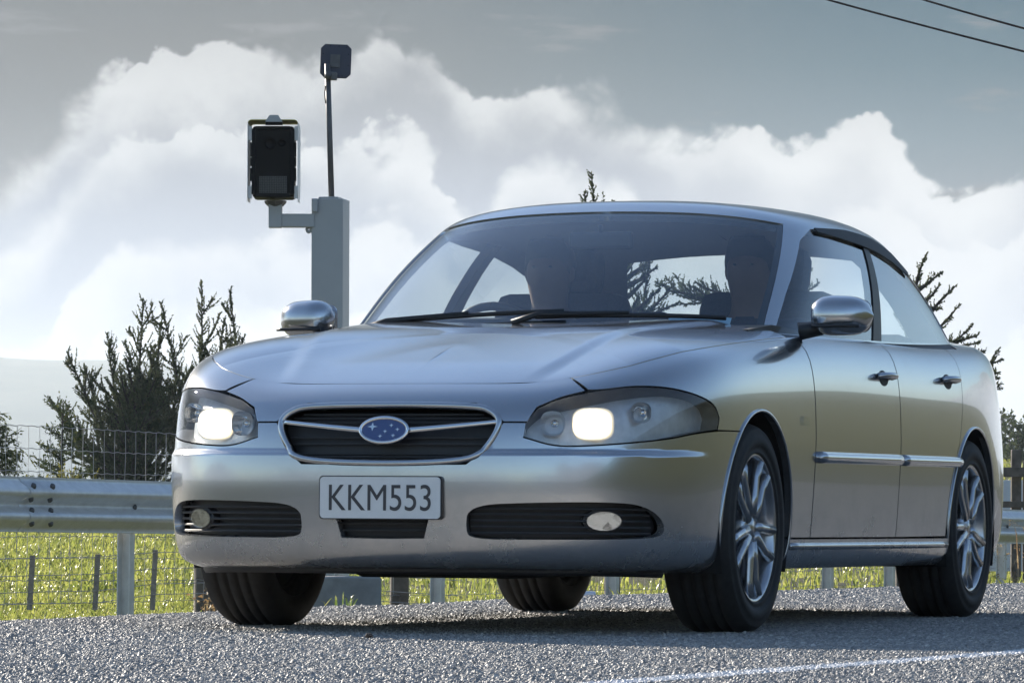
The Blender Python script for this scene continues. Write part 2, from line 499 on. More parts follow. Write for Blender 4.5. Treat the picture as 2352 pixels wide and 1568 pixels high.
# ------------------------------------------------------------------ car body surfaces
# car frame: X forward from the front axle, Y to the car's left, Z up
class Surf:
    """uniform cubic B-spline surface over a control net of the left half; u = 0 and u = nu lie on the centre plane"""
    def __init__(s, net, shelf=False):
        s.shelf = shelf
        net = np.asarray(net, float)                       # [nu + 1, nv + 1, 3]
        mir = np.array([1.0, -1.0, 1.0])
        net = np.concatenate([net[1:2] * mir, net, net[-2:-1] * mir], 0)
        net = np.concatenate([2 * net[:, :1] - net[:, 1:2], net, 2 * net[:, -1:] - net[:, -2:-1]], 1)
        s.net = net
        s.nu, s.nv = net.shape[0] - 3, net.shape[1] - 3
        s.sign = 1.0
        P, N = s.ev(np.array([s.nu * 0.5]), np.array([s.nv * 0.4]))
        if N[0, 1] < 0: s.sign = -1.0
        uu = np.arange(0, s.nu + 1e-6, 0.08)
        vv = np.arange(0, s.nv + 1e-6, 0.08)
        s.gu, s.gv = [a.ravel() for a in np.meshgrid(uu, vv, indexing='ij')]
        s.gp, s.gn = s.ev(s.gu, s.gv)

    @staticmethod
    def _b(t):
        return (np.stack([(1 - t) ** 3, 3 * t ** 3 - 6 * t ** 2 + 4, -3 * t ** 3 + 3 * t ** 2 + 3 * t + 1, t ** 3], -1) / 6,
                np.stack([-3 * (1 - t) ** 2, 9 * t ** 2 - 12 * t, -9 * t ** 2 + 6 * t + 3, 3 * t ** 2], -1) / 6)

    def ev(s, u, v):
        u, v = np.asarray(u, float), np.asarray(v, float)
        neg = u < 0
        au = np.clip(np.abs(u), 0, s.nu)
        v = np.clip(v, 0, s.nv)
        iu = np.minimum(au.astype(int), s.nu - 1)
        iv = np.minimum(v.astype(int), s.nv - 1)
        bu, du = s._b(au - iu)
        bv, dv = s._b(v - iv)
        k = np.arange(4)
        C = s.net[(iu[:, None] + k)[:, :, None], (iv[:, None] + k)[:, None, :]]
        P = np.einsum('na,nb,nabc->nc', bu, bv, C)
        Pu = np.einsum('na,nb,nabc->nc', du, bv, C)
        Pv = np.einsum('na,nb,nabc->nc', bu, dv, C)
        N = np.cross(Pu, Pv) * s.sign
        N /= np.linalg.norm(N, axis=1, keepdims=True) + 1e-12
        if s.shelf:
            # crease under the headlamps: the bumper stands a little proud of the nose above it
            w = np.clip((5.0 - au) / 1.2, 0, 1)
            t = np.clip((P[:, 2] - 0.522) / 0.022, 0, 1)
            a = 0.013 * w * t * t * (3 - 2 * t)
            da = 0.013 * w * 6 * t * (1 - t) / 0.022
            P = P - N * a[:, None]
            up = np.array([0, 0, 1.0]) - N * N[:, 2:3]
            N = N + up * da[:, None]
            N /= np.linalg.norm(N, axis=1, keepdims=True) + 1e-12
        P[neg, 1] *= -1
        N[neg, 1] *= -1
        return P, N

    def inv(s, mode, a, b, side=1):
        """(u, v) of the point with given coordinates: 'x' side view (X, Z), 'y' front view (Y, Z)"""
        if mode == 'uv': return (a, b)
        ia = 0 if mode == 'x' else 1
        sg = 1.0
        if mode == 'y' and a < 0: sg, a = -1.0, -a
        ok = np.ones(len(s.gu), bool)
        if mode == 'y': ok = s.gu < s.nu * 0.5
        e = (s.gp[:, ia] - a) ** 2 + (s.gp[:, 2] - b) ** 2 + np.where(ok, 0, 9)
        i = int(np.argmin(e))
        u, v = s.gu[i], s.gv[i]
        for _ in range(8):
            h = 1e-3
            P, _n = s.ev(np.array([u, u + h, u]), np.array([v, v, v + h]))
            r = np.array([P[0, ia] - a, P[0, 2] - b])
            J = np.array([[(P[1, ia] - P[0, ia]) / h, (P[2, ia] - P[0, ia]) / h], [(P[1, 2] - P[0, 2]) / h, (P[2, 2] - P[0, 2]) / h]])
            try:
                d = np.linalg.solve(J, r)
            except np.linalg.LinAlgError:
                break
            d = np.clip(d, -0.3, 0.3)
            u, v = min(max(u - d[0], 0), s.nu), min(max(v - d[1], 0), s.nv)
        return (sg * u, v)


# plan outline of the lower body, one column each: X, Y, then the heights of rows 4 to 10
PLAN = [
    (0.945, 0.00), (0.938, 0.23), (0.905, 0.46), (0.825, 0.66), (0.665, 0.80), (0.455, 0.857), (0.16, 0.868), (-0.30, 0.868), (-0.90, 0.870),
    (-1.60, 0.872), (-2.20, 0.872), (-2.80, 0.866), (-3.15, 0.846), (-3.46, 0.79), (-3.66, 0.64), (-3.74, 0.34), (-3.76, 0.00)]
#        row:   0     1     2     3     4     5     6     7     8     9     10
Z_NOSE = [0.192, 0.202, 0.232, 0.33, 0.44, 0.53, 0.60, 0.650, 0.690, 0.722, 0.745]
Z_CORN = [0.190, 0.205, 0.240, 0.33, 0.44, 0.54, 0.62, 0.685, 0.735, 0.772, 0.795]
Z_AXLE = [0.175, 0.195, 0.235, 0.33, 0.45, 0.56, 0.665, 0.745, 0.812, 0.848, 0.864]
Z_DOOR = [0.175, 0.195, 0.235, 0.33, 0.46, 0.575, 0.69, 0.785, 0.862, 0.912, 0.934]
Z_TAIL = [0.185, 0.205, 0.25, 0.35, 0.48, 0.60, 0.72, 0.82, 0.91, 0.962, 0.985]
D_NOSE = [0.115, 0.050, 0.018, 0.010, 0.000, 0.006, 0.018, 0.034, 0.064, 0.108, 0.165]
D_SIDE = [0.110, 0.048, 0.022, 0.014, 0.006, 0.000, 0.001, 0.005, 0.018, 0.043, 0.076]
D_TAIL = [0.150, 0.060, 0.020, 0.000, 0.000, 0.010, 0.030, 0.045, 0.065, 0.100, 0.160]
ZS = [(0, Z_NOSE), (2.2, Z_NOSE), (3.6, Z_CORN), (4.6, [a * .6 + b * .4 for a, b in zip(Z_CORN, Z_AXLE)]), (6, Z_AXLE), (8, Z_DOOR), (10, Z_DOOR), (12.5, Z_TAIL), (16, Z_TAIL)]
DS = [(0, D_NOSE), (3.5, D_NOSE), (5.5, D_SIDE), (11.5, D_SIDE), (13.5, D_TAIL), (16, D_TAIL)]


def tab(T, u):
    for (a, A), (b, B) in zip(T, T[1:]):
        if u <= b:
            t = 0 if b == a else (u - a) / (b - a)
            return [p * (1 - t) + q * t for p, q in zip(A, B)]
    return T[-1][1]


def lower_net():
    net = []
    n = len(PLAN)
    for i, (x, y) in enumerate(PLAN):
        a = PLAN[i - 1] if i else (PLAN[1][0], -PLAN[1][1])
        b = PLAN[i + 1] if i < n - 1 else (PLAN[n - 2][0], -PLAN[n - 2][1])
        t = np.array([b[0] - a[0], b[1] - a[1]])
        t /= np.linalg.norm(t)
        nrm = np.array([t[1], -t[0]])
        if nrm @ np.array([x + 1.4, y]) < 0: nrm = -nrm
        Z, D = tab(ZS, i), tab(DS, i)
        col = [(x - nrm[0] * d, y - nrm[1] * d, z) for z, d in zip(Z, D)]
        net.append(col)
    return net


# glasshouse: base ring, roof edge ring and the roof spine
G_BASE = [(-0.33, 0.00, 0.955), (-0.355, 0.27, 0.952), (-0.42, 0.53, 0.943), (-0.58, 0.735, 0.922), (-0.95, 0.785, 0.924), (-1.50, 0.793, 0.932), (-2.10, 0.790, 0.945),
          (-2.70, 0.770, 0.968), (-3.06, 0.685, 0.985), (-3.20, 0.38, 0.995), (-3.23, 0.00, 1.0)]
G_TOP = [(-1.14, 0.00, 1.378), (-1.15, 0.26, 1.374), (-1.18, 0.48, 1.360), (-1.26, 0.612, 1.335), (-1.50, 0.640, 1.345), (-1.80, 0.643, 1.347), (-2.12, 0.636, 1.333),
         (-2.44, 0.605, 1.294), (-2.60, 0.490, 1.305), (-2.65, 0.26, 1.330), (-2.67, 0.00, 1.338)]
G_SPINE = [(-1.22, 0, 1.394), (-1.27, 0, 1.398), (-1.35, 0, 1.405), (-1.45, 0, 1.412), (-1.60, 0, 1.419), (-1.85, 0, 1.421), (-2.10, 0, 1.412),
           (-2.28, 0, 1.398), (-2.40, 0, 1.382), (-2.46, 0, 1.372), (-2.50, 0, 1.368)]


def green_net():
    net = []
    for b, t, s in zip(G_BASE, G_TOP, G_SPINE):
        b, t, s = np.array(b), np.array(t), np.array(s)
        out = np.array([0.35 if b[0] > -0.7 else (-0.35 if b[0] < -2.9 else 0.0), 1.0 if b[1] > 0.6 else b[1], 0.25])
        out /= np.linalg.norm(out)
        col = [b + (t - b) * f + out * h for f, h in ((0.0, 0.0), (0.12, 0.008), (0.36, 0.024), (0.62, 0.028), (0.86, 0.016), (1.0, 0.004))]
        mid = t + (s - t) * 0.22
        mid[2] = t[2] + (s[2] - t[2]) * 0.48
        col.append(mid)
        m2 = t + (s - t) * 0.55
        m2[2] = t[2] + (s[2] - t[2]) * 0.86
        col.append(m2)
        col.append(s)
        net.append(col)
    return net


LOW = Surf(lower_net(), True)
GRN = Surf(green_net())
def inside(poly, p):
    x, y = p[:, 0], p[:, 1]
    r = np.zeros(len(p), bool)
    n = len(poly)
    for i in range(n):
        x0, y0 = poly[i]
        x1, y1 = poly[(i + 1) % n]
        c = (y0 > y) != (y1 > y)
        if y0 != y1:
            r ^= c & (x < (x1 - x0) * (y - y0) / (y1 - y0) + x0)
    return r


SU, SV = 0.30, 0.10                # rough size of one parameter unit, for even triangles


def outline(surf, pts, step=0.04):
    """[(mode, a, b), ...] -> closed polygon in (u, v), long edges divided in the coordinates they were given in"""
    out = []
    n = len(pts)
    uv = [surf.inv(*p) for p in pts]
    for i in range(n):
        p, q = pts[i], pts[(i + 1) % n]
        a, b = uv[i], uv[(i + 1) % n]
        L = math.hypot((a[0] - b[0]) * SU, (a[1] - b[1]) * SV)
        k = max(1, int(L / step))
        for j in range(k):
            t = j / k
            if j and p[0] == q[0] and p[0] != 'uv':
                out.append(surf.inv(p[0], p[1] + (q[1] - p[1]) * t, p[2] + (q[2] - p[2]) * t))
            else:
                out.append((a[0] + (b[0] - a[0]) * t, a[1] + (b[1] - a[1]) * t))
    return out


def soft_chain(pts, n=5):
    """Catmull-Rom curve in (u, v) through the given points, end points kept"""
    uv = [np.array(LOW.inv(*p)) for p in pts]
    out = []
    for i in range(len(uv) - 1):
        a, b = uv[i], uv[i + 1]
        p = uv[i - 1] if i else 2 * a - b
        q = uv[i + 2] if i + 2 < len(uv) else 2 * b - a
        for j in range(n):
            t = j / n
            r = 0.5 * (2 * a + (b - p) * t + (2 * p - 5 * a + 4 * b - q) * t * t + (3 * a - p - 3 * b + q) * t ** 3)
            out.append(('uv', r[0], r[1]))
    return out + [('uv', uv[-1][0], uv[-1][1])]


def rounded(poly, k=2):
    """corner cutting of a closed (u, v) polygon"""
    P = np.array(poly)
    for _ in range(k):
        Q = np.roll(P, -1, 0)
        P = np.stack([P * 0.75 + Q * 0.25, P * 0.25 + Q * 0.75], 1).reshape(-1, 2)
    return [tuple(p) for p in P]


def triangulate(poly, holes, du, dv):
    loops = [np.array(poly)] + [np.array(h) for h in holes]
    sc = np.array([SU, SV])
    P = np.array(poly)
    lo, hi = P.min(0), P.max(0)
    gu = np.arange(lo[0] + du * 0.5, hi[0], du)
    gv = np.arange(lo[1] + dv * 0.5, hi[1], dv)
    g = np.stack(np.meshgrid(gu, gv, indexing='ij'), -1).reshape(-1, 2)
    keep = inside(P, g)
    for h in loops[1:]:
        keep &= ~inside(h, g)
    allb = np.concatenate(loops) * sc
    g = g[keep]
    if len(g):
        gs = g * sc
        md = np.full(len(g), 9.0)
        for i in range(0, len(allb), 200):
            md = np.minimum(md, ((gs[:, None] - allb[None, i:i + 200]) ** 2).sum(-1).min(1))
        g = g[md > (0.3 * min(du * SU, dv * SV)) ** 2]
    V = np.concatenate([allb, g * sc])
    E, o = [], 0
    for l in loops:
        n = len(l)
        E += [(o + i, o + (i + 1) % n) for i in range(n)]
        o += n
    r = delaunay_2d_cdt([Vector(p) for p in V], E, [], 0, 1e-7, True)
    W = np.array([tuple(p) for p in r[0]])
    F = np.array([tuple(f) for f in r[2] if len(f) == 3])
    c = W[F].mean(1)
    keep = inside(loops[0] * sc, c)
    for h in loops[1:]:
        keep &= ~inside(h * sc, c)
    F = F[keep]
    # boundary loops in result indices
    idx = {}
    for i, orig in enumerate(r[3]):
        for k in orig:
            idx[k] = i
    bl, o = [], 0
    for l in loops:
        bl.append([idx.get(o + i) for i in range(len(l))])
        o += len(l)
    return W / sc, F, bl


def panel(mb, surf, pts, holes=(), du=0.16, dv=0.33, thick=0.012, off=0.0, mirror=False, mi=0, inner=None, rim=True, raw=False):
    """a trimmed piece of the surface with its folded edge; inner = material index of the lining"""
    poly = pts if raw else outline(surf, pts)
    hs = [h if raw else outline(surf, h) for h in holes]
    UV, F, loops = triangulate(poly, hs, du, dv)
    P, N = surf.ev(UV[:, 0], UV[:, 1])
    P = P + N * off
    sg = np.array([1.0, -1.0, 1.0])
    if mirror:
        P, N = P * sg, N * sg
    fn = np.cross(P[F[:, 1]] - P[F[:, 0]], P[F[:, 2]] - P[F[:, 0]])
    flip = (fn * N[F].mean(1)).sum(1) < 0
    F[flip] = F[flip][:, ::-1]
    mb.add(P, F, mi, True, N)
    if inner is not None:
        mb.add(P - N * thick, F[:, ::-1], inner, True, -N)
    if rim:
        for l in loops:
            l = [i for i in l if i is not None]
            n = len(l)
            a = P[l]
            b = P[l] - N[l] * thick
            V = np.concatenate([a, b])
            mb.add(V, [(i, (i + 1) % n, n + (i + 1) % n, n + i) for i in range(n)], mi, False, None)
    return mb


def mir(pts):
    """outline of the other side"""
    return pts


def arc(cx, cz, r, a0, a1, n=18):
    return [('x', cx + r * math.cos(R(a0 + (a1 - a0) * i / n)), cz + r * math.sin(R(a0 + (a1 - a0) * i / n))) for i in range(n + 1)]


WB, TRACK, RT, ZC = 2.67, 0.7475, 0.318, 0.318
ARC_R = 0.352
P1 = []


def car_copy_mirror():
    pass


def build_car():
    yaw = 0.33984
    s_, c_ = math.sin(yaw), math.cos(yaw)
    car = empty('car', (-0.0615, 14.83, 0.0), math.atan2(-c_, -s_))
    tag(car, 'silver four door saloon car on the road with its headlamps lit', 'car')

    ang = lambda z: math.degrees(math.asin((z - ZC) / ARC_R))
    # ---------------- bonnet: rounded front edge and the crowned top between the wings
    HL_IN = [('y', 0.420, 0.621), ('y', 0.440, 0.664), ('y', 0.500, 0.693), ('y', 0.560, 0.712)]
    HL_IN = HL_IN[:1] + soft_chain(HL_IN[1:])
    half = [('y', 0.0, 0.676), ('y', 0.26, 0.675), ('y', 0.325, 0.652), ('y', 0.352, 0.621)] + HL_IN + [('uv', 2.55, 10.0)]
    uvh = outline(LOW, half + [('uv', 0.0, 10.0)])
    k0 = outline(LOW, half)
    # left half as open chain, then mirrored
    chain = []
    for i in range(len(half) - 1):
        a, b = half[i], half[i + 1]
        n = 6 if a[0] != 'uv' else 1
        for j in range(n):
            t = j / n
            if a[0] == b[0] and a[0] != 'uv':
                chain.append(LOW.inv(a[0], a[1] + (b[1] - a[1]) * t, a[2] + (b[2] - a[2]) * t))
            else:
                p, q = LOW.inv(*a), LOW.inv(*b)
                chain.append((p[0] + (q[0] - p[0]) * t, p[1] + (q[1] - p[1]) * t))
    top = [(2.55 * (1 - i / 20), 10.0) for i in range(20)]
    left = chain[1:] + top
    poly = [chain[0]] + left + [(0.0, 10.0)] + [(-u, v) for u, v in reversed(left)]
    mb = MB()
    panel(mb, LOW, poly, raw=True, du=0.1, dv=0.25)

    UE = 7.35
    NU, NT_ = 110, 44

    def deck(u, t):
        ring, rn = LOW.ev(u, np.full_like(u, 10.0))
        prev, _ = LOW.ev(u, np.full_like(u, 9.9))
        f = u / UE
        cx = 0.47 + (-0.285 - 0.47) * f ** 0.9
        cz = np.interp(cx, [-0.30, -0.1, 0.1, 0.3, 0.5], [0.940, 0.922, 0.895, 0.856, 0.812])
        C = np.stack([cx, np.zeros_like(cx), cz], 1)
        D = C - ring
        T0 = ring - prev
        T0 = T0 / np.linalg.norm(T0, axis=1, keepdims=True) * np.linalg.norm(D, axis=1, keepdims=True) * 0.55
        w = np.clip(1 - u / 1.2, 0, 1)[:, None] ** 1.0
        lat = np.stack([np.zeros_like(u), D[:, 1], np.zeros_like(u)], 1)
        lon = np.stack([D[:, 0], np.zeros_like(u), np.abs(D[:, 0]) * 0.30], 1)
        T1 = lat * (1 - w) + lon * w
        t = t[:, None]
        h00, h10 = 2 * t ** 3 - 3 * t ** 2 + 1, t ** 3 - 2 * t ** 2 + t
        h01, h11 = -2 * t ** 3 + 3 * t ** 2, t ** 3 - t ** 2
        P = h00 * ring + h10 * T0 + h01 * C + h11 * T1
        # raised centre panel of the bonnet between two creases
        yc = np.interp(P[:, 0], [-0.5, 0.2, 0.85], [0.60, 0.50, 0.36])
        q = np.clip((yc + 0.035 - np.abs(P[:, 1])) / 0.07, 0, 1)
        fade = np.clip((0.80 - P[:, 0]) / 0.25, 0, 1)
        P[:, 2] += 0.011 * q * q * (3 - 2 * q) * fade * fade * (3 - 2 * fade)
        return P

    def dnorm(u, t):
        e = 2e-3
        du_ = deck(np.clip(u + e, -9, UE), t) - deck(np.clip(u - e, -9, UE), t)
        dt_ = deck(u, np.clip(t + e, 0, 1)) - deck(u, np.clip(t - e, 0, 1))
        N = np.cross(du_, dt_)
        N /= np.linalg.norm(N, axis=1, keepdims=True) + 1e-12
        N[N[:, 2] < 0] *= -1
        return N
    for sgn in (1, -1):
        uu = np.linspace(0.0, UE, NU)
        tt = np.linspace(0, 1, NT_)
        U, T = np.meshgrid(uu, tt, indexing='ij')
        U, T = U.ravel(), T.ravel()
        T = np.where((T == 0) & (U > 2.55), 0.008, T)
        P, N = deck(U, T), dnorm(np.maximum(U, 1e-3), T)
        # the seam on the centre line stays smooth
        N[T >= 0.999, 1] = 0
        N /= np.linalg.norm(N, axis=1, keepdims=True)
        edge = (T < 0.009) & (U < 2.56)
        N[edge] = LOW.ev(U[edge], np.full(edge.sum(), 10.0))[1]
        m = np.array([1, sgn, 1.0])
        F = []
        for i in range(NU - 1):
            for j in range(NT_ - 1):
                q = (i * NT_ + j, (i + 1) * NT_ + j, (i + 1) * NT_ + j + 1, i * NT_ + j + 1)
                F.append(q if sgn > 0 else q[::-1])
        mb.add(P * m, F, 0, True, N * m)
        # folded rear and side edge
        er = [((i) * NT_) for i in range(int(2.6 / UE * NU), NU)] + [(NU - 1) * NT_ + j for j in range(1, NT_)]
        a = P[er] * m
        b = a - np.array([0, 0, 0.018])
        n = len(er)
        mb.add(np.concatenate([a, b]), [(i, i + 1, n + i + 1, n + i) for i in range(n - 1)], 0, False)
    mb.build('bonnet', paint, car)

    # ---------------- front bumper
    H_BOT = soft_chain([('y', 0.412, 0.573), ('y', 0.50, 0.550), ('y', 0.60, 0.550), ('x', 0.66, 0.570), ('x', 0.53, 0.590), ('x', 0.40, 0.601)])
    a0, a1 = ang(0.603), ang(0.185)
    bh = [('y', 0.0, 0.492), ('y', 0.255, 0.495), ('y', 0.315, 0.540), ('y', 0.352, 0.616), ('y', 0.416, 0.616)] + H_BOT
    bh += arc(0, ZC, ARC_R, a0, a1, 14) + [('uv', 4.3, 0.0)]
    ch = []
    ol = outline(LOW, bh + [('uv', 0.0, 0.0)], 0.03)
    # points on the centre plane close the polygon: drop the closing edge, then mirror
    left = [p for p in ol if p[0] > 1e-4]
    poly = [(0.0, LOW.inv('y', 0.0, 0.492)[1])] + left + [(0.0, 0.0)] + [(-u, v) for u, v in reversed(left)]
    cen = outline(LOW, [('y', 0.001, 0.345), ('y', 0.145, 0.345), ('y', 0.128, 0.282), ('y', 0.001, 0.280)], 0.03)
    cl = [p for p in cen if p[0] > 0.02]
    cen = [(-u, v) for u, v in reversed(cl)] + cl
    INT = [('y', 0.262, 0.379), ('y', 0.45, 0.388), ('y', 0.66, 0.391), ('y', 0.735, 0.380), ('y', 0.772, 0.335), ('y', 0.768, 0.292), ('y', 0.70, 0.283), ('y', 0.45, 0.281), ('y', 0.268, 0.281), ('y', 0.252, 0.31)]
    il = rounded([LOW.inv(*p) for p in INT], 3)
    ir = [(-u, v) for u, v in reversed(il)]
    mb = MB()
    panel(mb, LOW, poly, [cen, il, ir], raw=True, du=0.065, dv=0.065, thick=0.03)
    bumper = mb.build('front_bumper', paint, car)
    # lower splitter edge, intakes
    mb = MB()
    lip = [LOW.ev(np.array([u]), np.array([0.1]))[0][0] for u in np.linspace(-4.3, 4.3, 60)]
    mb.tube([p + np.array([-0.03, 0, -0.004]) for p in lip], 0.014, 6)
    mb.build('bumper_lip', black_plastic, bumper)
    for k, (lp, nm) in enumerate(((cen, 'lower_intake'), (il, 'side_intake'), (ir, 'side_intake'))):
        g = MB()
        panel(g, LOW, lp, raw=True, du=0.2, dv=0.4, off=-0.045, rim=False)
        go = g.build(nm, black_plastic, bumper)
    # slats of the intakes
    for z in (0.297, 0.315, 0.333, 0.351, 0.368):
        for sg in (1, -1):
            ys = np.linspace(0.262, 0.752 if 0.29 < z < 0.37 else 0.72, 26)
            line = []
            for y in ys:
                u, v = LOW.inv('y', y, z)
                P, N = LOW.ev(np.array([u]), np.array([v]))
                q = P[0] - N[0] * 0.024
                line.append((q[0], q[1] * sg, q[2]))
            MB().tube(line, 0.0042, 6).build('intake_slat', dark_trim, bumper)
    for z in (0.303, 0.323):
        line = []
        for y in np.linspace(-0.135, 0.135, 9):
            u, v = LOW.inv('y', y, z)
            P, N = LOW.ev(np.array([u]), np.array([v]))
            line.append(P[0] - N[0] * 0.024)
        MB().tube(line, 0.0042, 6).build('intake_slat', dark_trim, bumper)
    # fog lamps sit in the side intakes
    for sg in (1, -1):
        u, v = LOW.inv('y', 0.640, 0.334)
        P, N = LOW.ev(np.array([u]), np.array([v]))
        c = P[0] - N[0] * 0.03
        c[1] *= sg
        n = N[0] * np.array([1, sg, 1])
        fr = Matrix.Translation(c) @ Vector(n).to_track_quat('Z', 'Y').to_matrix().to_4x4()
        f = MB()
        el = [(0.052 * math.cos(t), 0.027 * math.sin(t)) for t in np.linspace(0, 2 * math.pi, 28, endpoint=False)]
        f.prism([(a * 1.18, b * 1.25) for a, b in el], -0.02, 0.004, fr)
        fo = f.build('fog_lamp', black_plastic, car)
        MB().prism(el, 0.004, 0.012, fr).build('reflector', reflector, fo)
        MB().prism([(a * 1.03, b * 1.03) for a, b in el], 0.012, 0.017, fr).build('lens', lens_glass, fo)

    # ---------------- grille with chrome surround, wing bar and oval badge
    GO = [('y', 0.001, 0.672), ('y', 0.26, 0.671), ('y', 0.322, 0.648), ('y', 0.346, 0.612), ('y', 0.310, 0.542), ('y', 0.252, 0.499), ('y', 0.001, 0.497)]
    gl = [LOW.inv(*p) for p in GO[1:-1]]
    gpoly = rounded(rounded([(-u, v) for u, v in reversed(gl)] + gl, 1), 2)
    g = MB()
    panel(g, LOW, gpoly, raw=True, du=0.15, dv=0.4, off=-0.045, rim=False)
    gr = g.build('grille', black_plastic, car)

    def ring_tube(poly, off, rad, name, mat, parent, flat=None):
        P, N = LOW.ev(np.array([p[0] for p in poly]), np.array([p[1] for p in poly]))
        q = P + N * off
        q = np.concatenate([q, q[:1]])
        return MB().tube(q, rad, 8, cap=False).build(name, mat, parent)
    ring_tube(gpoly, -0.004, 0.0105, 'grille_surround', paint, gr)
    for z in (0.520, 0.5395, 0.559, 0.578, 0.628, 0.643, 0.657):
        hw = float(np.interp(z, [0.497, 0.542, 0.612, 0.648, 0.672], [0.252, 0.310, 0.346, 0.322, 0.25])) - 0.012
        line = []
        for y in np.linspace(-hw, hw, 21):
            u, v = LOW.inv('y', y, z)
            P, N = LOW.ev(np.array([u]), np.array([v]))
            line.append(P[0] - N[0] * 0.03)
        MB().tube(line, 0.0035, 6).build('grille_slat', dark_trim, gr)
    wing = []
    for y in np.linspace(-0.335, 0.335, 31):
        u, v = LOW.inv('y', y, 0.590 + 0.030 * (abs(y) / 0.335) ** 1.2)
        P, N = LOW.ev(np.array([u]), np.array([v]))
        wing.append(P[0] - N[0] * 0.004)
    MB().tube(wing, [0.0105 - 0.003 * abs(t) for t in np.linspace(-1, 1, 31)], 10, flat=1.0).build('wing_bar', chrome, gr)
    P, N = LOW.ev(np.array([0.0]), np.array([LOW.inv('y', 0.0, 0.592)[1]]))
    fr = Matrix.Translation(P[0] + N[0] * 0.006) @ Vector(N[0]).to_track_quat('Z', 'Y').to_matrix().to_4x4()
    el = [(math.cos(t), math.sin(t)) for t in np.linspace(0, 2 * math.pi, 40, endpoint=False)]
    bo = MB().prism([(a * 0.073, b * 0.037) for a, b in el], -0.012, 0.004, fr).build('badge', badge_blue, gr)
    MB().tube([fr @ Vector((a * 0.073, b * 0.037, 0.004)) for a, b in el] + [fr @ Vector((0.073, 0, 0.004))], 0.006, 8, cap=False).build('badge_rim', chrome, gr)
    st = MB()
    for sx, sy, sr in ((-0.036, 0.010, 0.017), (0.004, -0.004, 0.008), (0.022, 0.014, 0.008), (0.042, 0.002, 0.008), (0.030, -0.016, 0.008), (-0.010, -0.018, 0.008)):
        star = []
        for i in range(8):
            r = sr if i % 2 == 0 else sr * 0.3
            star.append((sx + r * math.cos(i * math.pi / 4), sy + r * 0.8 * math.sin(i * math.pi / 4)))
        st.prism(star, 0.004, 0.0065, fr)
    st.build('badge_emblem', chrome, gr)

    # ---------------- number plate
    P, N = LOW.ev(np.array([0.0]), np.array([LOW.inv('y', 0.0, 0.399)[1]]))
    fr = Matrix.Translation(P[0] + np.array([0.012, 0, 0])) @ Matrix.Rotation(R(90), 4, 'Z') @ Matrix.Rotation(R(90), 4, 'X')

    def rrect(w, h, r, n=5):
        o = []
        for cx, cy, a in ((w - r, h - r, 0), (-w + r, h - r, 90), (-w + r, -h + r, 180), (w - r, -h + r, 270)):
            for i in range(n + 1):
                t = R(a + 90 * i / n)
                o.append((cx + r * math.cos(t), cy + r * math.sin(t)))
        return o
    hold = MB().prism(rrect(0.190, 0.063, 0.012), -0.022, -0.002, fr).build('plate_holder', black_plastic, car)
    plate = MB().prism(rrect(0.186, 0.060, 0.012), -0.002, 0.002, fr).build('number_plate', plate_white, car)
    cu = bpy.data.curves.new('plate_text', 'FONT')
    cu.body = 'KKM553'
    cu.size = 0.108
    cu.extrude = 0.0006
    cu.align_x, cu.align_y = 'CENTER', 'CENTER'
    cu.space_character = 1.02
    to = bpy.data.objects.new('plate_text_curve', cu)
    COL.objects.link(to)
    me = bpy.data.meshes.new_from_object(to.evaluated_get(bpy.context.evaluated_depsgraph_get()))
    bpy.data.objects.remove(to)
    me.materials.clear()
    me.materials.append(plate_ink)
    co = np.array([v.co[:] for v in me.vertices])
    wd = co[:, 0].max() - co[:, 0].min()
    me.transform(fr @ Matrix.Translation((0, -co[:, 1].min() - (co[:, 1].max() - co[:, 1].min()) / 2, 0.0028)) @ Matrix.Diagonal((0.315 / wd, 1.0, 1.0, 1.0)))
    link('plate_lettering', me, plate)

    # ---------------- both sides
    for sg in (1, -1):
        mr = sg < 0
        SG = np.array([1.0, sg, 1.0])

        def pn(name, pts, mat, holes=(), parent=car, **kw):
            m = MB()
            panel(m, LOW, pts, holes, mirror=mr, **kw)
            return m.build(name, mat, parent)
        # headlamp: bowl, lens, lamp units
        H = soft_chain([('y', 0.408, 0.579), ('y', 0.50, 0.555), ('y', 0.60, 0.555), ('x', 0.66, 0.575), ('x', 0.53, 0.595), ('x', 0.405, 0.607)])
        H += soft_chain([('x', 0.388, 0.640), ('x', 0.424, 0.677), ('x', 0.53, 0.708), ('y', 0.70, 0.724), ('y', 0.60, 0.712), ('y', 0.503, 0.688), ('y', 0.445, 0.660)]) + [('y', 0.416, 0.615)]
        hp = outline(LOW, H, 0.03)
        m = MB()
        panel(m, LOW, hp, raw=True, du=0.12, dv=0.3, off=-0.055, rim=False, mirror=mr, mi=0)
        UVp = np.array(hp)
        Pp, Np = LOW.ev(UVp[:, 0], UVp[:, 1])
        n = len(hp)
        m.add(np.concatenate([(Pp - Np * 0.002) * SG, (Pp - Np * 0.055) * SG]), [(i, (i + 1) % n, n + (i + 1) % n, n + i) for i in range(n)], 1, False)
        lamp = m.build('headlamp', [lamp_bowl_m, lamp_wall_m], car)
        lm = MB()
        panel(lm, LOW, hp, raw=True, du=0.12, dv=0.3, off=-0.001, rim=False, mirror=mr)
        lm.build('lens', lens_glass, lamp)

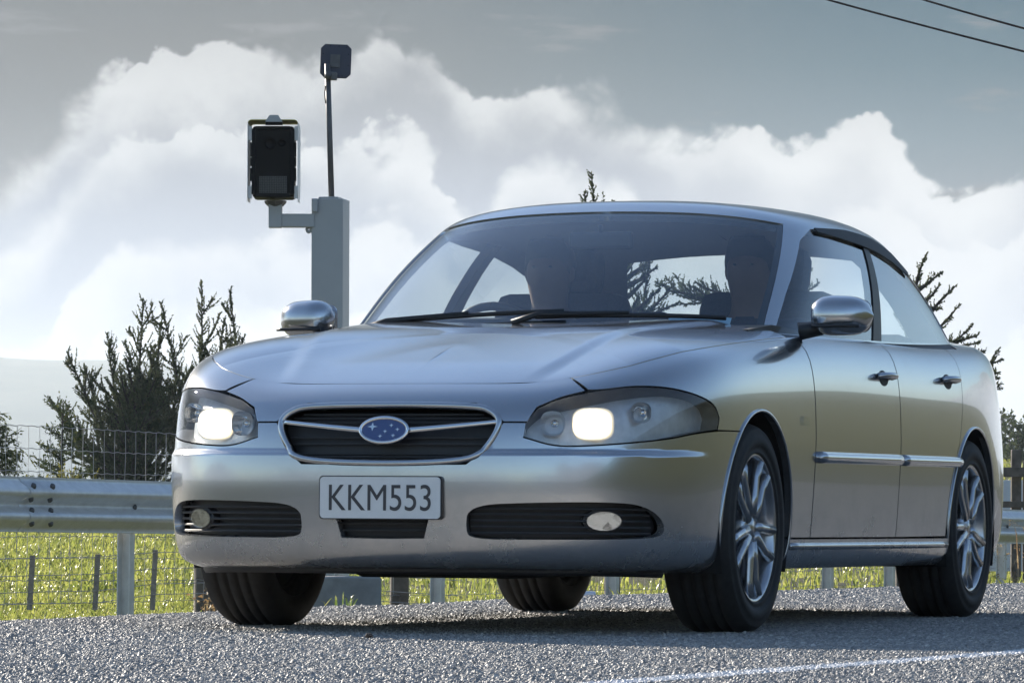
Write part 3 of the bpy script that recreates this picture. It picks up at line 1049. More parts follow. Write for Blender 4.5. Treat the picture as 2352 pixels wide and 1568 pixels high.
        def unit(y, z, rad, lit, amb=False, depth=0.05, fwd=0.022, sq=1.0):
            u, v = LOW.inv('y', y, z)
            P, N = LOW.ev(np.array([u]), np.array([v]))
            c = (P[0] - N[0] * fwd) * SG
            n_ = Vector((1.0, 0.12 * sg, 0.0))
            f = Matrix.Translation(c) @ n_.to_track_quat('Z', 'Y').to_matrix().to_4x4()
            q = MB()
            V, F = [], []
            prof = [(1.0, 0.0), (0.98, -0.008), (0.80, -0.030), (0.5, -0.045), (0.12, -0.05)]
            for j in range(28):
                t = 2 * math.pi * j / 28
                for r_, d_ in prof:
                    V.append(f @ Vector((math.copysign(abs(math.cos(t)) ** 0.75, math.cos(t)) * rad * r_ * sq, math.copysign(abs(math.sin(t)) ** 0.75, math.sin(t)) * rad * r_, d_)))
            k = len(prof)
            for j in range(28):
                for i in range(k - 1):
                    F.append((j * k + i, ((j + 1) % 28) * k + i, ((j + 1) % 28) * k + i + 1, j * k + i + 1))
            q.add(V, F, 0, True)
            q.build('lamp_bowl', chrome if not amb else amber, lamp)
            b = MB()
            if lit:
                def sqr(k_):
                    return [(math.copysign(abs(math.cos(t)) ** 0.6, math.cos(t)) * rad * k_ * sq, math.copysign(abs(math.sin(t)) ** 0.6, math.sin(t)) * rad * k_) for t in np.linspace(0, 2 * math.pi, 28, endpoint=False)]
                b.prism(sqr(1.08), -0.016, -0.010, f)
                b.build('lamp_bulb', lamp_lit, lamp)
            else:
                b.ball(f @ Vector((0, 0, -0.03)), 0.012, 6)
                b.build('lamp_bulb', reflector, lamp)
        unit(0.600, 0.620, 0.044, True, sq=1.30)
        unit(0.490, 0.622, 0.036, False)
        unit(0.720, 0.655, 0.030, False)
        # wing
        F_ = [('x', 0.205, 0.607)] + [('x', 0.40, 0.606)] + soft_chain([('x', 0.383, 0.641), ('x', 0.420, 0.681), ('x', 0.53, 0.713), ('y', 0.70, 0.729), ('y', 0.605, 0.717), ('y', 0.568, 0.7155)]) + [('uv', 2.585, 9.99),
              ('uv', 7.42, 9.99), ('x', -0.575, 0.93), ('x', -0.590, 0.60), ('x', -0.585, 0.289), ('x', -0.352, 0.289)] + arc(0, ZC, ARC_R, 180 - ang(0.30), ang(0.607), 26)
        pn('front_wing', F_, paint, du=0.11, dv=0.3, thick=0.02)
        # doors
        FD = [('x', -0.594, 0.289), ('x', -0.599, 0.60), ('x', -0.584, 0.93), ('uv', 7.455, 9.99), ('uv', 8.99, 9.99), ('x', -1.600, 0.93), ('x', -1.616, 0.60), ('x', -1.612, 0.289)]
        fd = pn('front_door', FD, paint, du=0.13, dv=0.3, inner=1) if False else None
        m = MB()
        panel(m, LOW, FD, mirror=mr, du=0.13, dv=0.3, thick=0.05, inner=1)
        fd = m.build('front_door', [paint, dark_trim], car)
        a_ = 34
        RD = [('x', -1.620, 0.289), ('x', -1.624, 0.60), ('x', -1.608, 0.93), ('uv', 9.015, 9.99), ('uv', 10.52, 9.99), ('x', -2.500, 0.93), ('x', -2.475, 0.74)] + arc(-WB, ZC, 0.385, 50, -4, 10)
        m = MB()
        panel(m, LOW, RD, mirror=mr, du=0.13, dv=0.3, thick=0.05, inner=1)
        rd = m.build('rear_door', [paint, dark_trim], car)
        # rear quarter, tail and rear bumper in one pressing
        QP = [('uv', 10.545, 9.99), ('uv', 15.99, 9.99), ('uv', 15.99, 0.3), ('uv', 12.3, 0.3)] + arc(-WB, ZC, ARC_R, 180 - ang(0.20) - 0.0, ang(0.30), 26) + list(reversed(arc(-WB, ZC, 0.380, 50, 2, 10))) + [('x', -2.480, 0.74), ('x', -2.505, 0.93)]
        pn('rear_quarter', QP, paint, du=0.16, dv=0.35, thick=0.02)
        SL = [('x', -0.354, 0.283), ('x', -2.315, 0.283), ('x', -2.345, 0.195), ('x', -0.330, 0.195)]
        pn('sill', SL, paint, du=0.3, dv=0.3, thick=0.03, off=0.004)
        V = []
        for t in np.linspace(0, 1, 30):
            u, v = LOW.inv('x', -0.37 - 1.93 * t, 0.262)
            P, N = LOW.ev(np.array([u]), np.array([v]))
            V.append((P[0] + N[0] * 0.002) * SG)
        MB().tube(V, 0.012, 8).build('sill_highlight_bead', paint, car)  # bead added to catch a sky highlight along the sill top
        # arch lips
        for cx in (0.0, -WB):
            V = []
            for mode, a, b in arc(cx, ZC, ARC_R + 0.002, -18, 198, 40):
                u, v = LOW.inv('x', a, max(b, 0.19))
                P, N = LOW.ev(np.array([u]), np.array([v]))
                V.append((P[0] + N[0] * 0.001) * SG)
            MB().tube(V, 0.0055, 6).build('arch_lip', paint, car)
            # wheel housing
            q = MB()
            prof, n = [], 28
            W, F = [], []
            for i in range(n + 1):
                t = R(-22 + 224 * i / n)
                for y in (0.845, 0.52):
                    W.append((cx + 0.36 * math.cos(t), sg * y, ZC + 0.36 * math.sin(t)))
            for i in range(n):
                F.append((2 * i, 2 * i + 1, 2 * i + 3, 2 * i + 2))
            q.add(W, F, 0, True)
            q.add([(cx + 0.36 * math.cos(R(-22 + 224 * i / n)), sg * 0.52, ZC + 0.36 * math.sin(R(-22 + 224 * i / n))) for i in range(n + 1)], [tuple(range(n + 1))])
            q.build('wheel_housing', underbody, car)
        # protective strips and chrome lines on the doors
        for door, x0, x1 in ((fd, -0.63, -1.585), (rd, -1.645, -2.40)):
            m = MB()
            pts, top = [], []
            for t in np.linspace(0, 1, 24):
                u, v = LOW.inv('x', x0 + (x1 - x0) * t, 0.537 + 0.010 * ((x0 + (x1 - x0) * t) / -2.4))
                P, N = LOW.ev(np.array([u]), np.array([v]))
                pts.append((P[0] + N[0] * 0.004) * SG)
                top.append((P[0] + N[0] * 0.012 + np.array([0, 0, 0.013])) * SG)
            m.tube(pts, 0.0185, 12, flat=1.0)
            MB().tube(top, 0.0045, 6).build('moulding_trim', chrome, door)
            m.build('side_moulding', paint, door)
            m = MB()
            hx = x1 + 0.16 if door is fd else x1 + 0.115
            hz = 0.815 if door is fd else 0.828
            pts = []
            for k in range(9):
                t = k / 8
                u, v = LOW.inv('x', hx + 0.17 * (0.5 - t), hz)
                P, N = LOW.ev(np.array([u]), np.array([v]))
                pts.append((P[0] + N[0] * (0.006 + 0.028 * math.sin(math.pi * t) ** 0.5)) * SG)
            m.tube(pts, 0.013, 8, flat=0.8)
            m.build('door_handle', paint, door)
            m = MB()
            u0, v0 = LOW.inv('x', hx, hz - 0.006)
            panel(m, LOW, [('x', hx + 0.055 * math.cos(t), hz - 0.004 + 0.026 * math.sin(t)) for t in np.linspace(0, 2 * math.pi, 18, endpoint=False)], mirror=mr, du=0.2, dv=0.2, off=0.0012, rim=False)
            m.build('handle_recess_shade', dark_trim, door)  # flat dark patch paints the shade of the hollow behind the handle
        # side repeater
        m = MB()
        panel(m, LOW, [('x', -0.44, 0.665), ('x', -0.50, 0.665), ('x', -0.51, 0.650), ('x', -0.50, 0.636), ('x', -0.44, 0.636), ('x', -0.43, 0.650)], mirror=mr, du=0.2, dv=0.2, off=0.006, thick=0.006)
        m.build('side_repeater', lens_glass, car)
        # wheels
        for cx in (0.0, -WB):
            wh = empty('wheel')
            wh.parent = car
            wh.location = (cx, sg * TRACK, ZC)
            wh.rotation_euler = (0, R(random.uniform(0, 70)), 0)
            o = 1.0 * sg
            T = [(0.218, -0.088), (0.226, -0.103), (0.262, -0.110), (0.292, -0.106), (0.307, -0.095), (0.315, -0.075), (0.3175, -0.0575), (0.3085, -0.0565), (0.3085, -0.0475), (0.3175, -0.0465), (0.3175, -0.0235), (0.3085, -0.0225), (0.3085, -0.0135), (0.3175, -0.0125), (0.3175, 0.0125), (0.3085, 0.0135), (0.3085, 0.0225), (0.3175, 0.0235), (0.3175, 0.0465), (0.3085, 0.0475), (0.3085, 0.0565), (0.3175, 0.0575), (0.315, 0.075), (0.307, 0.095), (0.300, 0.1025), (0.299, 0.1045), (0.292, 0.106), (0.276, 0.1095), (0.275, 0.1115), (0.262, 0.1125), (0.248, 0.1115), (0.247, 0.1085), (0.232, 0.105), (0.231, 0.107), (0.226, 0.106), (0.218, 0.088)]
            MB().lathe([(r, a * o) for r, a in T], n=64).build('tyre', rubber, wh)
            rim = MB()
            B = [(0.224, 0.100), (0.217, 0.101), (0.211, 0.092), (0.206, 0.070), (0.196, 0.030), (0.190, -0.05), (0.205, -0.09), (0.222, -0.10)]
            rim.lathe([(r, a * o) for r, a in B], n=56)
            for i in range(5):
                for dlt in (-0.17, 0.17):
                    a = 2 * math.pi * i / 5
                    p0 = (0.040 * math.cos(a + dlt * 2.2), 0.040 * math.sin(a + dlt * 2.2))
                    pr = [(0.045, 0.082), (0.10, 0.084), (0.16, 0.083), (0.212, 0.088)]
                    pts = [(r * math.cos(a + dlt * (1.6 - r * 2.0)), o * yy, r * math.sin(a + dlt * (1.6 - r * 2.0))) for r, yy in pr]
                    rim.tube(pts, [0.019, 0.0165, 0.0155, 0.018], 8)
            rim.lathe([(0.0, 0.094 * o), (0.028, 0.094 * o), (0.032, 0.088 * o), (0.060, 0.086 * o), (0.066, 0.075 * o), (0.066, 0.03 * o)], n=28)
            rim.build('rim', alloy, wh)
            bd = MB().lathe([(0.05, 0.0), (0.150, 0.0), (0.150, 0.022 * o), (0.05, 0.022 * o)], n=36, close=True)
            bd.build('brake_disc', satin, wh)
            MB().lathe([(0.03, -0.035 * o), (0.205, -0.045 * o), (0.205, -0.05 * o), (0.03, -0.045 * o)], n=32, close=True).build('rim_blackout_disc', underbody, wh)  # added dark disc hides the sunlit inner side of the rim
            MB().box((0.118, 0.014 * o, 0.02), (0.035, 0.035, 0.075), bev=0.012).build('brake_caliper', galv_c, wh)
        # door mirror
        mh = MB()
        V, F = [], []
        cxm, cym, czm = -0.66, (0.928 if sg > 0 else 0.880), 0.985
        NI, NJ = 14, 20
        for i in range(NI + 1):
            t = i / NI
            y = (t - 0.5) * 0.195
            e = max(1e-3, 1 - abs(2 * t - 1) ** 3.2) ** 0.5
            for j in range(NJ):
                an = 2 * math.pi * j / NJ
                cx_, cz_ = math.cos(an), math.sin(an)
                dx = math.copysign(abs(cx_) ** 0.8, cx_) * (0.085 if cx_ > 0 else 0.03)
                dz = math.copysign(abs(cz_) ** 0.8, cz_) * 0.068
                V.append((cxm + dx * e - 0.035 * t, sg * (cym + y), czm + dz * e * (1 - 0.12 * t)))
        for i in range(NI):
            for j in range(NJ):
                k = (j + 1) % NJ
                q = (i * NJ + j, (i + 1) * NJ + j, (i + 1) * NJ + k, i * NJ + k)
                F.append(q if sg < 0 else q[::-1])
        mh.add(V, F, 0, True)
        dm = mh.build('door_mirror', paint, car)
        MB().tube([(cxm + 0.03, sg * 0.80, 0.935), (cxm + 0.015, sg * 0.845, 0.942), (cxm + 0.01, sg * 0.905, 0.955)], [0.042, 0.036, 0.034], 10, flat=0.7).build('mirror_foot', black_plastic, dm)
        gm = MB()
        gm.prism([(sg * (cym + a), czm + b) for a, b in rrect(0.088, 0.052, 0.03)], -(cxm - 0.05), -(cxm - 0.046), Matrix(((0, 0, -1, 0), (1, 0, 0, 0), (0, 1, 0, 0), (0, 0, 0, 1))))
        gm.build('mirror_glass', mirror_m, dm)
        MB().tube([(cxm + 0.083 - 0.004 * abs(i - 4), sg * (cym - 0.075 + i * 0.019), czm - 0.035) for i in range(9)], 0.006, 6).build('mirror_trim', black_plastic, dm)

    # ---------------- glasshouse: pillars and cant rails in one pressing, then roof and panes
    WS = [('uv', -2.88, 0.10), ('uv', 2.88, 0.10), ('uv', 2.72, 4.38), ('uv', 1.2, 4.50), ('uv', 0, 4.52), ('uv', -1.2, 4.50), ('uv', -2.72, 4.38)]
    SW = [('uv', 3.06, 0.12), ('uv', 7.55, 0.12), ('uv', 7.42, 1.2), ('uv', 7.15, 2.4), ('uv', 6.80, 3.4), ('uv', 6.35, 4.05), ('uv', 5.6, 4.34), ('uv', 4.6, 4.40), ('uv', 3.42, 4.28), ('uv', 3.14, 3.7), ('uv', 3.05, 1.8)]
    fm = MB()
    VT = 5.55
    for sg in (1, -1):
        FR = [('uv', 0, 0.0), ('uv', 10, 0.0), ('uv', 10, VT), ('uv', 0, VT)]
        # half panes end on the centre plane, so the half frame is drawn as an outline round them
        half = [('uv', 0.0, VT), ('uv', 0.0, 4.52), ('uv', 1.2, 4.50), ('uv', 2.72, 4.38), ('uv', 2.88, 0.10), ('uv', 2.92, 0.0), ('uv', 8.4, 0.0), ('uv', 8.45, 0.25), ('uv', 8.30, 4.6), ('uv', 9.2, 4.75), ('uv', 9.999, 4.8), ('uv', 9.999, VT)]
        panel(fm, GRN, half, [SW], mirror=sg < 0, du=0.13, dv=0.25, thick=0.035, inner=1, mi=0)
    frame = fm.build('cabin_frame', [paint, headliner], car)
    rm = MB()
    for sg in (1, -1):
        panel(rm, GRN, [('uv', 0.0, VT), ('uv', 9.999, VT), ('uv', 9.999, 8.0), ('uv', 0.0, 8.0)], mirror=sg < 0, du=0.2, dv=0.2, thick=0.035, inner=1)
    rm.build('roof', [paint, headliner], car)

    def pane(name, pts, mat, sg=1, off=-0.004):
        m = MB()
        panel(m, GRN, pts, mirror=sg < 0, du=0.2, dv=0.4, off=off, rim=False)
        return m.build(name, mat, frame)
    wsp = pane('windscreen', WS, windscreen_glass)
    m = MB()
    panel(m, GRN, WS, [[('uv', u * 0.962, v + (0.10 if v < 1 else -0.16)) for _m, u, v in WS]], du=0.2, dv=0.4, off=-0.007, rim=False)
    m.build('windscreen_border', black_plastic, wsp)
    pane('rear_window', [('uv', 8.45, 0.25), ('uv', 9.999, 0.20), ('uv', 9.999, 4.8), ('uv', 9.2, 4.75), ('uv', 8.30, 4.6)], window_glass)
    pane('rear_window', [('uv', 8.45, 0.25), ('uv', 9.999, 0.20), ('uv', 9.999, 4.8), ('uv', 9.2, 4.75), ('uv', 8.30, 4.6)], window_glass, -1)
    for sg in (1, -1):
        pane('side_window', [('uv', 3.06, 0.12), ('uv', 5.08, 0.12), ('uv', 5.16, 4.37), ('uv', 4.6, 4.40), ('uv', 3.42, 4.28), ('uv', 3.14, 3.7), ('uv', 3.05, 1.8)], window_glass, sg)
        pane('side_window', [('uv', 5.26, 0.12), ('uv', 7.55, 0.12), ('uv', 7.42, 1.2), ('uv', 7.15, 2.4), ('uv', 6.80, 3.4), ('uv', 6.35, 4.05), ('uv', 5.6, 4.34), ('uv', 5.34, 4.36)], window_glass, sg)
        m = MB()
        panel(m, GRN, [('uv', 5.08, 0.12), ('uv', 5.26, 0.12), ('uv', 5.34, 4.36), ('uv', 5.16, 4.37)], mirror=sg < 0, du=0.2, dv=0.4, thick=0.03, inner=0)
        m.build('door_pillar', black_plastic, frame)
        m = MB()
        panel(m, GRN, [('uv', 6.80, 3.35), ('uv', 6.35, 4.02), ('uv', 5.6, 4.34), ('uv', 4.6, 4.40), ('uv', 3.50, 4.30), ('uv', 3.60, 4.10), ('uv', 4.6, 3.86), ('uv', 5.5, 3.70), ('uv', 6.1, 3.46), ('uv', 6.6, 3.12)],
              mirror=sg < 0, du=0.16, dv=0.3, off=0.006, thick=0.004)
        m.build('wind_deflector', dark_trim, frame)
        # rubber at the foot of the windows
        a = []
        b = []
        for t in np.linspace(0, 1, 40):
            a.append(LOW.ev(np.array([7.30 + 3.7 * t]), np.array([9.98]))[0][0])
            b.append(GRN.ev(np.array([2.75 + 5.7 * t]), np.array([0.02]))[0][0])
        a, b = np.array(a), np.array(b)
        b2 = np.stack([np.interp(a[:, 0], b[::-1, 0], b[::-1, k]) for k in range(3)], 1)
        b2[:, 0] = a[:, 0]
        m2 = np.array([1, sg, 1.0])
        b2 = b2 + np.array([0, -0.012, 0.006])
        F = [(i, i + 1, 41 + i, 40 + i) for i in range(39)]
        MB().add(np.concatenate([(a - np.array([0, 0, 0.004])) * m2, b2 * m2]), [f if sg < 0 else f[::-1] for f in F]).build('belt_seal', black_plastic, frame)
    # cowl between bonnet and windscreen
    m = MB()
    fb, rb = [], []
    for u in np.linspace(-2.72, 2.72, 45):
        p = GRN.ev(np.array([u]), np.array([0.02]))[0][0]
        rb.append(p)
    for q in rb:
        k_ = max(0.0, 1 - (abs(q[1]) / 0.70) ** 3)
        fb.append((q[0] + 0.012 + 0.13 * k_, q[1] * (0.96 + 0.04 * k_), q[2] - 0.02 - 0.035 * k_))
    m.add(np.array(rb + fb), [(i, i + 1, 46 + i, 45 + i) for i in range(44)], 0, True)
    m.build('cowl', black_plastic, car)
    # wipers
    for y0, y1 in ((-0.50, 0.10), (0.02, 0.58)):
        pts = []
        for t in np.linspace(0, 1, 9):
            y = y0 + (y1 - y0) * t
            u = np.interp(y, np.linspace(-0.72, 0.72, 9), [-2.9, -2.15, -1.42, -0.7, 0, 0.7, 1.42, 2.15, 2.9])
            P, N = GRN.ev(np.array([u]), np.array([0.12 + 0.34 * t]))
            pts.append(P[0] + N[0] * 0.016)
        wp = MB().tube(pts, 0.008, 6).build('wiper', black_plastic, car)
        MB().tube([pts[0] + np.array([0.05, -0.06, -0.02]), pts[0] + np.array([0.03, 0.02, 0.008]), pts[4] + np.array([0.004, 0, 0.008])], [0.012, 0.010, 0.006], 6).build('wiper_arm', black_plastic, wp)
    # boot lid
    m = MB()
    UU = np.linspace(10.9, 16, 60)
    rng_ = LOW.ev(UU, np.full(60, 9.995))[0]
    gq = GRN.ev(np.linspace(4.5, 10, 300), np.full(300, 0.03))[0]
    ga = np.arctan2(gq[:, 1], -(gq[:, 0] + 2.6))
    la = np.arctan2(rng_[:, 1], -(rng_[:, 0] + 2.6))
    gb = np.stack([np.interp(la, ga[::-1], gq[::-1, k]) for k in range(3)], 1)
    for sg in (1, -1):
        m2 = np.array([1, sg, 1.0])
        gap_ = np.minimum(1, np.linalg.norm(rng_ - gb, axis=1) / 0.40)[:, None] ** 2
        rows = [rng_ * (1 - t) + gb * t + gap_ * np.array([0, 0, 0.03 * math.sin(math.pi * t)]) for t in np.linspace(0, 1, 8)]
        V = np.concatenate(rows) * m2
        F = []
        for r_ in range(7):
            for i in range(59):
                q = (r_ * 60 + i, r_ * 60 + i + 1, (r_ + 1) * 60 + i + 1, (r_ + 1) * 60 + i)
                F.append(q if sg > 0 else q[::-1])
        m.add(V, F, 0, True)
    m.build('boot_lid', paint, car)

    # ---------------- under the body and inside
    ub = MB()
    ub.box((-1.33, 0, 0.235), (1.95, 0.50, 0.035), bev=0.015)
    ub.box((-1.33, 0, 0.27), (0.90, 0.80, 0.03))
    ub.box((0.60, 0, 0.30), (0.20, 0.56, 0.08), bev=0.02)
    ub.box((0.30, 0.05, 0.215), (0.35, 0.26, 0.05), bev=0.03)
    ub.box((-3.15, 0.0, 0.30), (0.42, 0.62, 0.06), bev=0.03)
    ub.box((-1.2, 0.0, 0.20), (1.3, 0.10, 0.03), bev=0.02)
    ub.box((0.0, 0, 0.55), (0.50, 0.50, 0.11))
    ub.box((-0.50, 0, 0.55), (0.05, 0.80, 0.28))
    ub.box((-2.62, 0, 0.62), (0.05, 0.78, 0.28))
    ub.box((-3.10, 0, 0.60), (0.45, 0.50, 0.22))
    ub.box((0.60, 0, 0.46), (0.03, 0.52, 0.12))
    for x in (0.0, -WB):
        ub.tube([(x, -0.66, 0.30), (x, 0.66, 0.30)], 0.03, 8)
        for sg in (1, -1):
            ub.tube([(x - 0.25, sg * 0.35, 0.24), (x, sg * 0.64, 0.22)], 0.025, 6)
    ub.build('underbody', underbody, car)
    ex = MB().tube([(-3.30, -0.42, 0.24), (-3.74, -0.44, 0.25)], 0.045, 12).build('exhaust', satin, car)
    fl = MB()
    fl.box((-1.55, 0, 0.32), (1.05, 0.74, 0.02))
    fl.box((-2.95, 0, 0.93), (0.30, 0.60, 0.012))
    fl.box((-1.5, 0, 0.42), (0.8, 0.12, 0.10), bev=0.03)
    fl.build('cabin_floor', dark_trim, car)
    ds = MB()
    prof = [(-0.34, 0.93), (-0.60, 0.955), (-0.88, 0.95), (-1.00, 0.90), (-0.98, 0.70), (-0.85, 0.55), (-0.5, 0.5)]
    ds.prism(prof, -0.72, 0.72, Matrix(((1, 0, 0, 0), (0, 0, 1, 0), (0, 1, 0, 0), (0, 0, 0, 1))))
    ds.box((-0.93, -0.37, 0.965), (0.10, 0.19, 0.03), bev=0.02)
    dash = ds.build('dashboard', dark_trim, car)
    sw = MB()
    fr = Matrix.Translation((-1.10, -0.37, 0.87)) @ Matrix.Rotation(R(-68), 4, 'Y')
    sw.tube([fr @ Vector((0.185 * math.cos(t), 0.185 * math.sin(t), 0)) for t in np.linspace(0, 2 * math.pi, 33)], 0.015, 8, cap=False)
    sw.tube([fr @ Vector((0, -0.18, 0)), fr @ Vector((0, 0.18, 0))], 0.018, 6)
    sw.tube([fr @ Vector((0, 0, 0)), fr @ Vector((0, 0, -0.16))], 0.03, 8)
    sw.build('steering_wheel', black_plastic, car)

    def seat(x, y):
        se = MB()
        se.box((x + 0.02, y, 0.53), (0.26, 0.25, 0.075), bev=0.05)
        se.box((x - 0.30, y, 0.82), (0.075, 0.245, 0.31), bev=0.06, rot=Matrix.Rotation(R(-20), 3, 'Y'))
        so = se.build('seat', seat_cloth, car)
        hr = MB().box((x - 0.445, y, 1.185), (0.055, 0.125, 0.085), bev=0.045, rot=Matrix.Rotation(R(-14), 3, 'Y'))
        for q in (-0.05, 0.05):
            hr.tube([(x - 0.41, y + q, 1.05), (x - 0.44, y + q, 1.13)], 0.006, 6)
        hr.build('headrest', seat_cloth, so)
    seat(-1.38, 0.37)
    seat(-1.38, -0.37)
    rs = MB()
    rs.box((-2.20, 0, 0.52), (0.25, 0.66, 0.09), bev=0.06)
    rs.box((-2.54, 0, 0.76), (0.08, 0.66, 0.25), bev=0.06, rot=Matrix.Rotation(R(-20), 3, 'Y'))
    rso = rs.build('rear_seat', seat_cloth, car)
    for y in (-0.38, 0.38):
        MB().box((-2.66, y, 1.03), (0.05, 0.12, 0.06), bev=0.035, rot=Matrix.Rotation(R(-20), 3, 'Y')).build('headrest', seat_cloth, rso)
    # interior mirror, registration label on the windscreen
    im = MB().box((-1.06, 0.0, 1.255), (0.015, 0.11, 0.03), bev=0.012)
    im.tube([(-1.06, 0, 1.27), (-1.045, 0, 1.305)], 0.008, 6)
    im.build('interior_mirror', black_plastic, car)
    m = MB()
    panel(m, GRN, [('uv', 1.62, 0.30), ('uv', 2.40, 0.30), ('uv', 2.38, 0.82), ('uv', 1.60, 0.82)], du=0.2, dv=0.3, off=-0.008, rim=False)
    m.build('windscreen_label', sticker, wsp)
    return car


CAR = build_car()
CAR_M = CAR.matrix_basis.copy()


def seated_person(y, label, arms_up):
    """one continuous body grown over a seated skeleton, in car coordinates"""
    J = [(-1.52, 0, 0.60, .13), (-1.60, 0, 0.75, .125), (-1.67, 0, 0.92, .14), (-1.69, 0, 1.03, .085), (-1.675, 0, 1.095, .062), (-1.665, 0, 1.16, .082), (-1.665, 0, 1.225, .090), (-1.68, 0, 1.270, .066)]
    E = [(i, i + 1) for i in range(7)]
    hands = []
    for sg in (1, -1):
        b = len(J)
        if arms_up: arm = [(-1.67, .17, 0.99, .062), (-1.50, .25, 0.82, .047), (-1.24, .17, 0.90, .034), (-1.15, .165, 0.915, .030), (-1.10, .165, 0.93, .026)]
        else: arm = [(-1.67, .17, 0.99, .062), (-1.58, .25, 0.76, .047), (-1.36, .16, 0.70, .034), (-1.28, .13, 0.70, .030), (-1.22, .12, 0.69, .026)]
        J += [(x, sg * yy, z, r) for x, yy, z, r in arm]
        E += [(2, b)] + [(b + i, b + i + 1) for i in range(4)]
        hands.append(J[-1])
        b = len(J)
        J += [(-1.48, sg * .10, 0.60, .095), (-1.10, sg * .13, 0.68, .072), (-0.92, sg * .13, 0.44, .048), (-0.82, sg * .13, 0.37, .042)]
        E += [(0, b)] + [(b + i, b + i + 1) for i in range(3)]
    me = bpy.data.meshes.new('person')
    me.from_pydata([p[:3] for p in J], E, [])
    o = bpy.data.objects.new('person', me)
    COL.objects.link(o)
    md = o.modifiers.new('skin', 'SKIN')
    md.use_smooth_shade = True
    for v, p in zip(me.skin_vertices[0].data, J):
        v.radius = (p[3], p[3] * (1.0 if p[2] > 1.05 else 1.12))
    me.skin_vertices[0].data[0].use_root = True
    sb = o.modifiers.new('smooth', 'SUBSURF')
    sb.levels = sb.render_levels = 2
    bm = bpy.data.meshes.new_from_object(o.evaluated_get(bpy.context.evaluated_depsgraph_get()))
    bpy.data.objects.remove(o)
    m = MB()
    fc = []
    co = [v.co.copy() for v in bm.vertices]
    # a little chin, brow and nose
    for p in co:
        if p.z > 1.08:
            if p.x > -1.63 and abs(p.y) < 0.02 and 1.17 < p.z < 1.225: p.x += 0.022
            p.y *= 0.97
    for f in bm.polygons:
        c_ = f.center
        isskin = c_.z > 1.045 or any((c_ - Vector(h[:3])).length < 0.11 for h in hands)
        m.add([co[i] for i in f.vertices], [tuple(range(len(f.vertices)))], 0 if isskin else 1, True)
    for sg in (1, -1):
        m.ball((-1.675, sg * 0.078, 1.205), (0.022, 0.010, 0.032), 6, 0)
        m.ball((-1.590, sg * 0.030, 1.222), (0.004, 0.007, 0.004), 6, 2)
    for h in hands:
        for k in range(4):
            m.tube([(h[0] + 0.01, h[1] - 0.027 + 0.018 * k, h[2] + 0.01), (h[0] + 0.045, h[1] - 0.027 + 0.018 * k, h[2] + 0.018 - 0.004 * abs(k - 1.5)), (h[0] + 0.065, h[1] - 0.027 + 0.018 * k, h[2] - 0.008), (h[0] + 0.05, h[1] - 0.026 + 0.017 * k, h[2] - 0.026)], [0.010, 0.0095, 0.009, 0.007], 6, 0)
        sgn = -1 if h[1] > 0 else 1
        m.tube([(h[0] - 0.02, h[1] + sgn * 0.02, h[2] + 0.01), (h[0] + 0.015, h[1] + sgn * 0.045, h[2] + 0.02), (h[0] + 0.045, h[1] + sgn * 0.042, h[2] + 0.012)], [0.012, 0.0105, 0.008], 6, 0)
    bmm = bmesh.new()
    me2 = m.mesh('person', [skin, cloth_dark, black_plastic])
    bmm.from_mesh(me2)
    bmesh.ops.remove_doubles(bmm, verts=bmm.verts, dist=1e-5)
    bmm.to_mesh(me2)
    bmm.free()
    root = link('person', me2)
    root.matrix_world = CAR_M @ Matrix.Translation((0.06, y, -0.025))
    tag(root, label, 'person', 'people in the front seats')
    h = MB()
    V, F = [], []
    n = 10
    for i in range(n + 1):
        th = math.pi * 0.62 * i / n
        for j in range(20):
            ph = 2 * math.pi * j / 20
            k = 1.0 if math.cos(ph) < 0.35 or th < 0.85 else 0.80
            V.append((-1.682 + 0.104 * math.sin(th) * math.cos(ph) * k, 0.088 * math.sin(th) * math.sin(ph), 1.235 + 0.098 * math.cos(th) + (0.03 if k < 1 else 0)))
    for i in range(n):
        for j in range(20):
            q = (j + 1) % 20
            F.append((i * 20 + j, (i + 1) * 20 + j, (i + 1) * 20 + q, i * 20 + q))
    h.add(V, F, 0, True)
    h.build('hair', hair_m, root)


seated_person(-0.37, 'person in dark clothes driving with both hands on the steering wheel', True)
seated_person(0.345, 'person in dark clothes sitting in the front passenger seat', False)
# ------------------------------------------------------------------ ground
ROAD_A = 0.33984
RT_ = np.array([math.sin(ROAD_A), math.cos(ROAD_A)])        # along the road
RN_ = np.array([-math.cos(ROAD_A), math.sin(ROAD_A)])       # across it, towards the rail


def sn(x, y):
    return x * RT_[0] + y * RT_[1], x * RN_[0] + y * RN_[1]


def xy(s, n):
    return s * RT_[0] + n * RN_[0], s * RT_[1] + n * RN_[1]


def sstep(x, a, b):
    t = np.clip((np.asarray(x, float) - a) / (b - a), 0, 1)
    return t * t * (3 - 2 * t)


def edge_n(s):
    """outer edge of the gravelled shoulder"""
    return 7.75 - 0.9 * sstep(s, 20, 30) + 0.10 * np.sin(s * 1.3) + 0.05 * np.sin(s * 4.1 + 1)


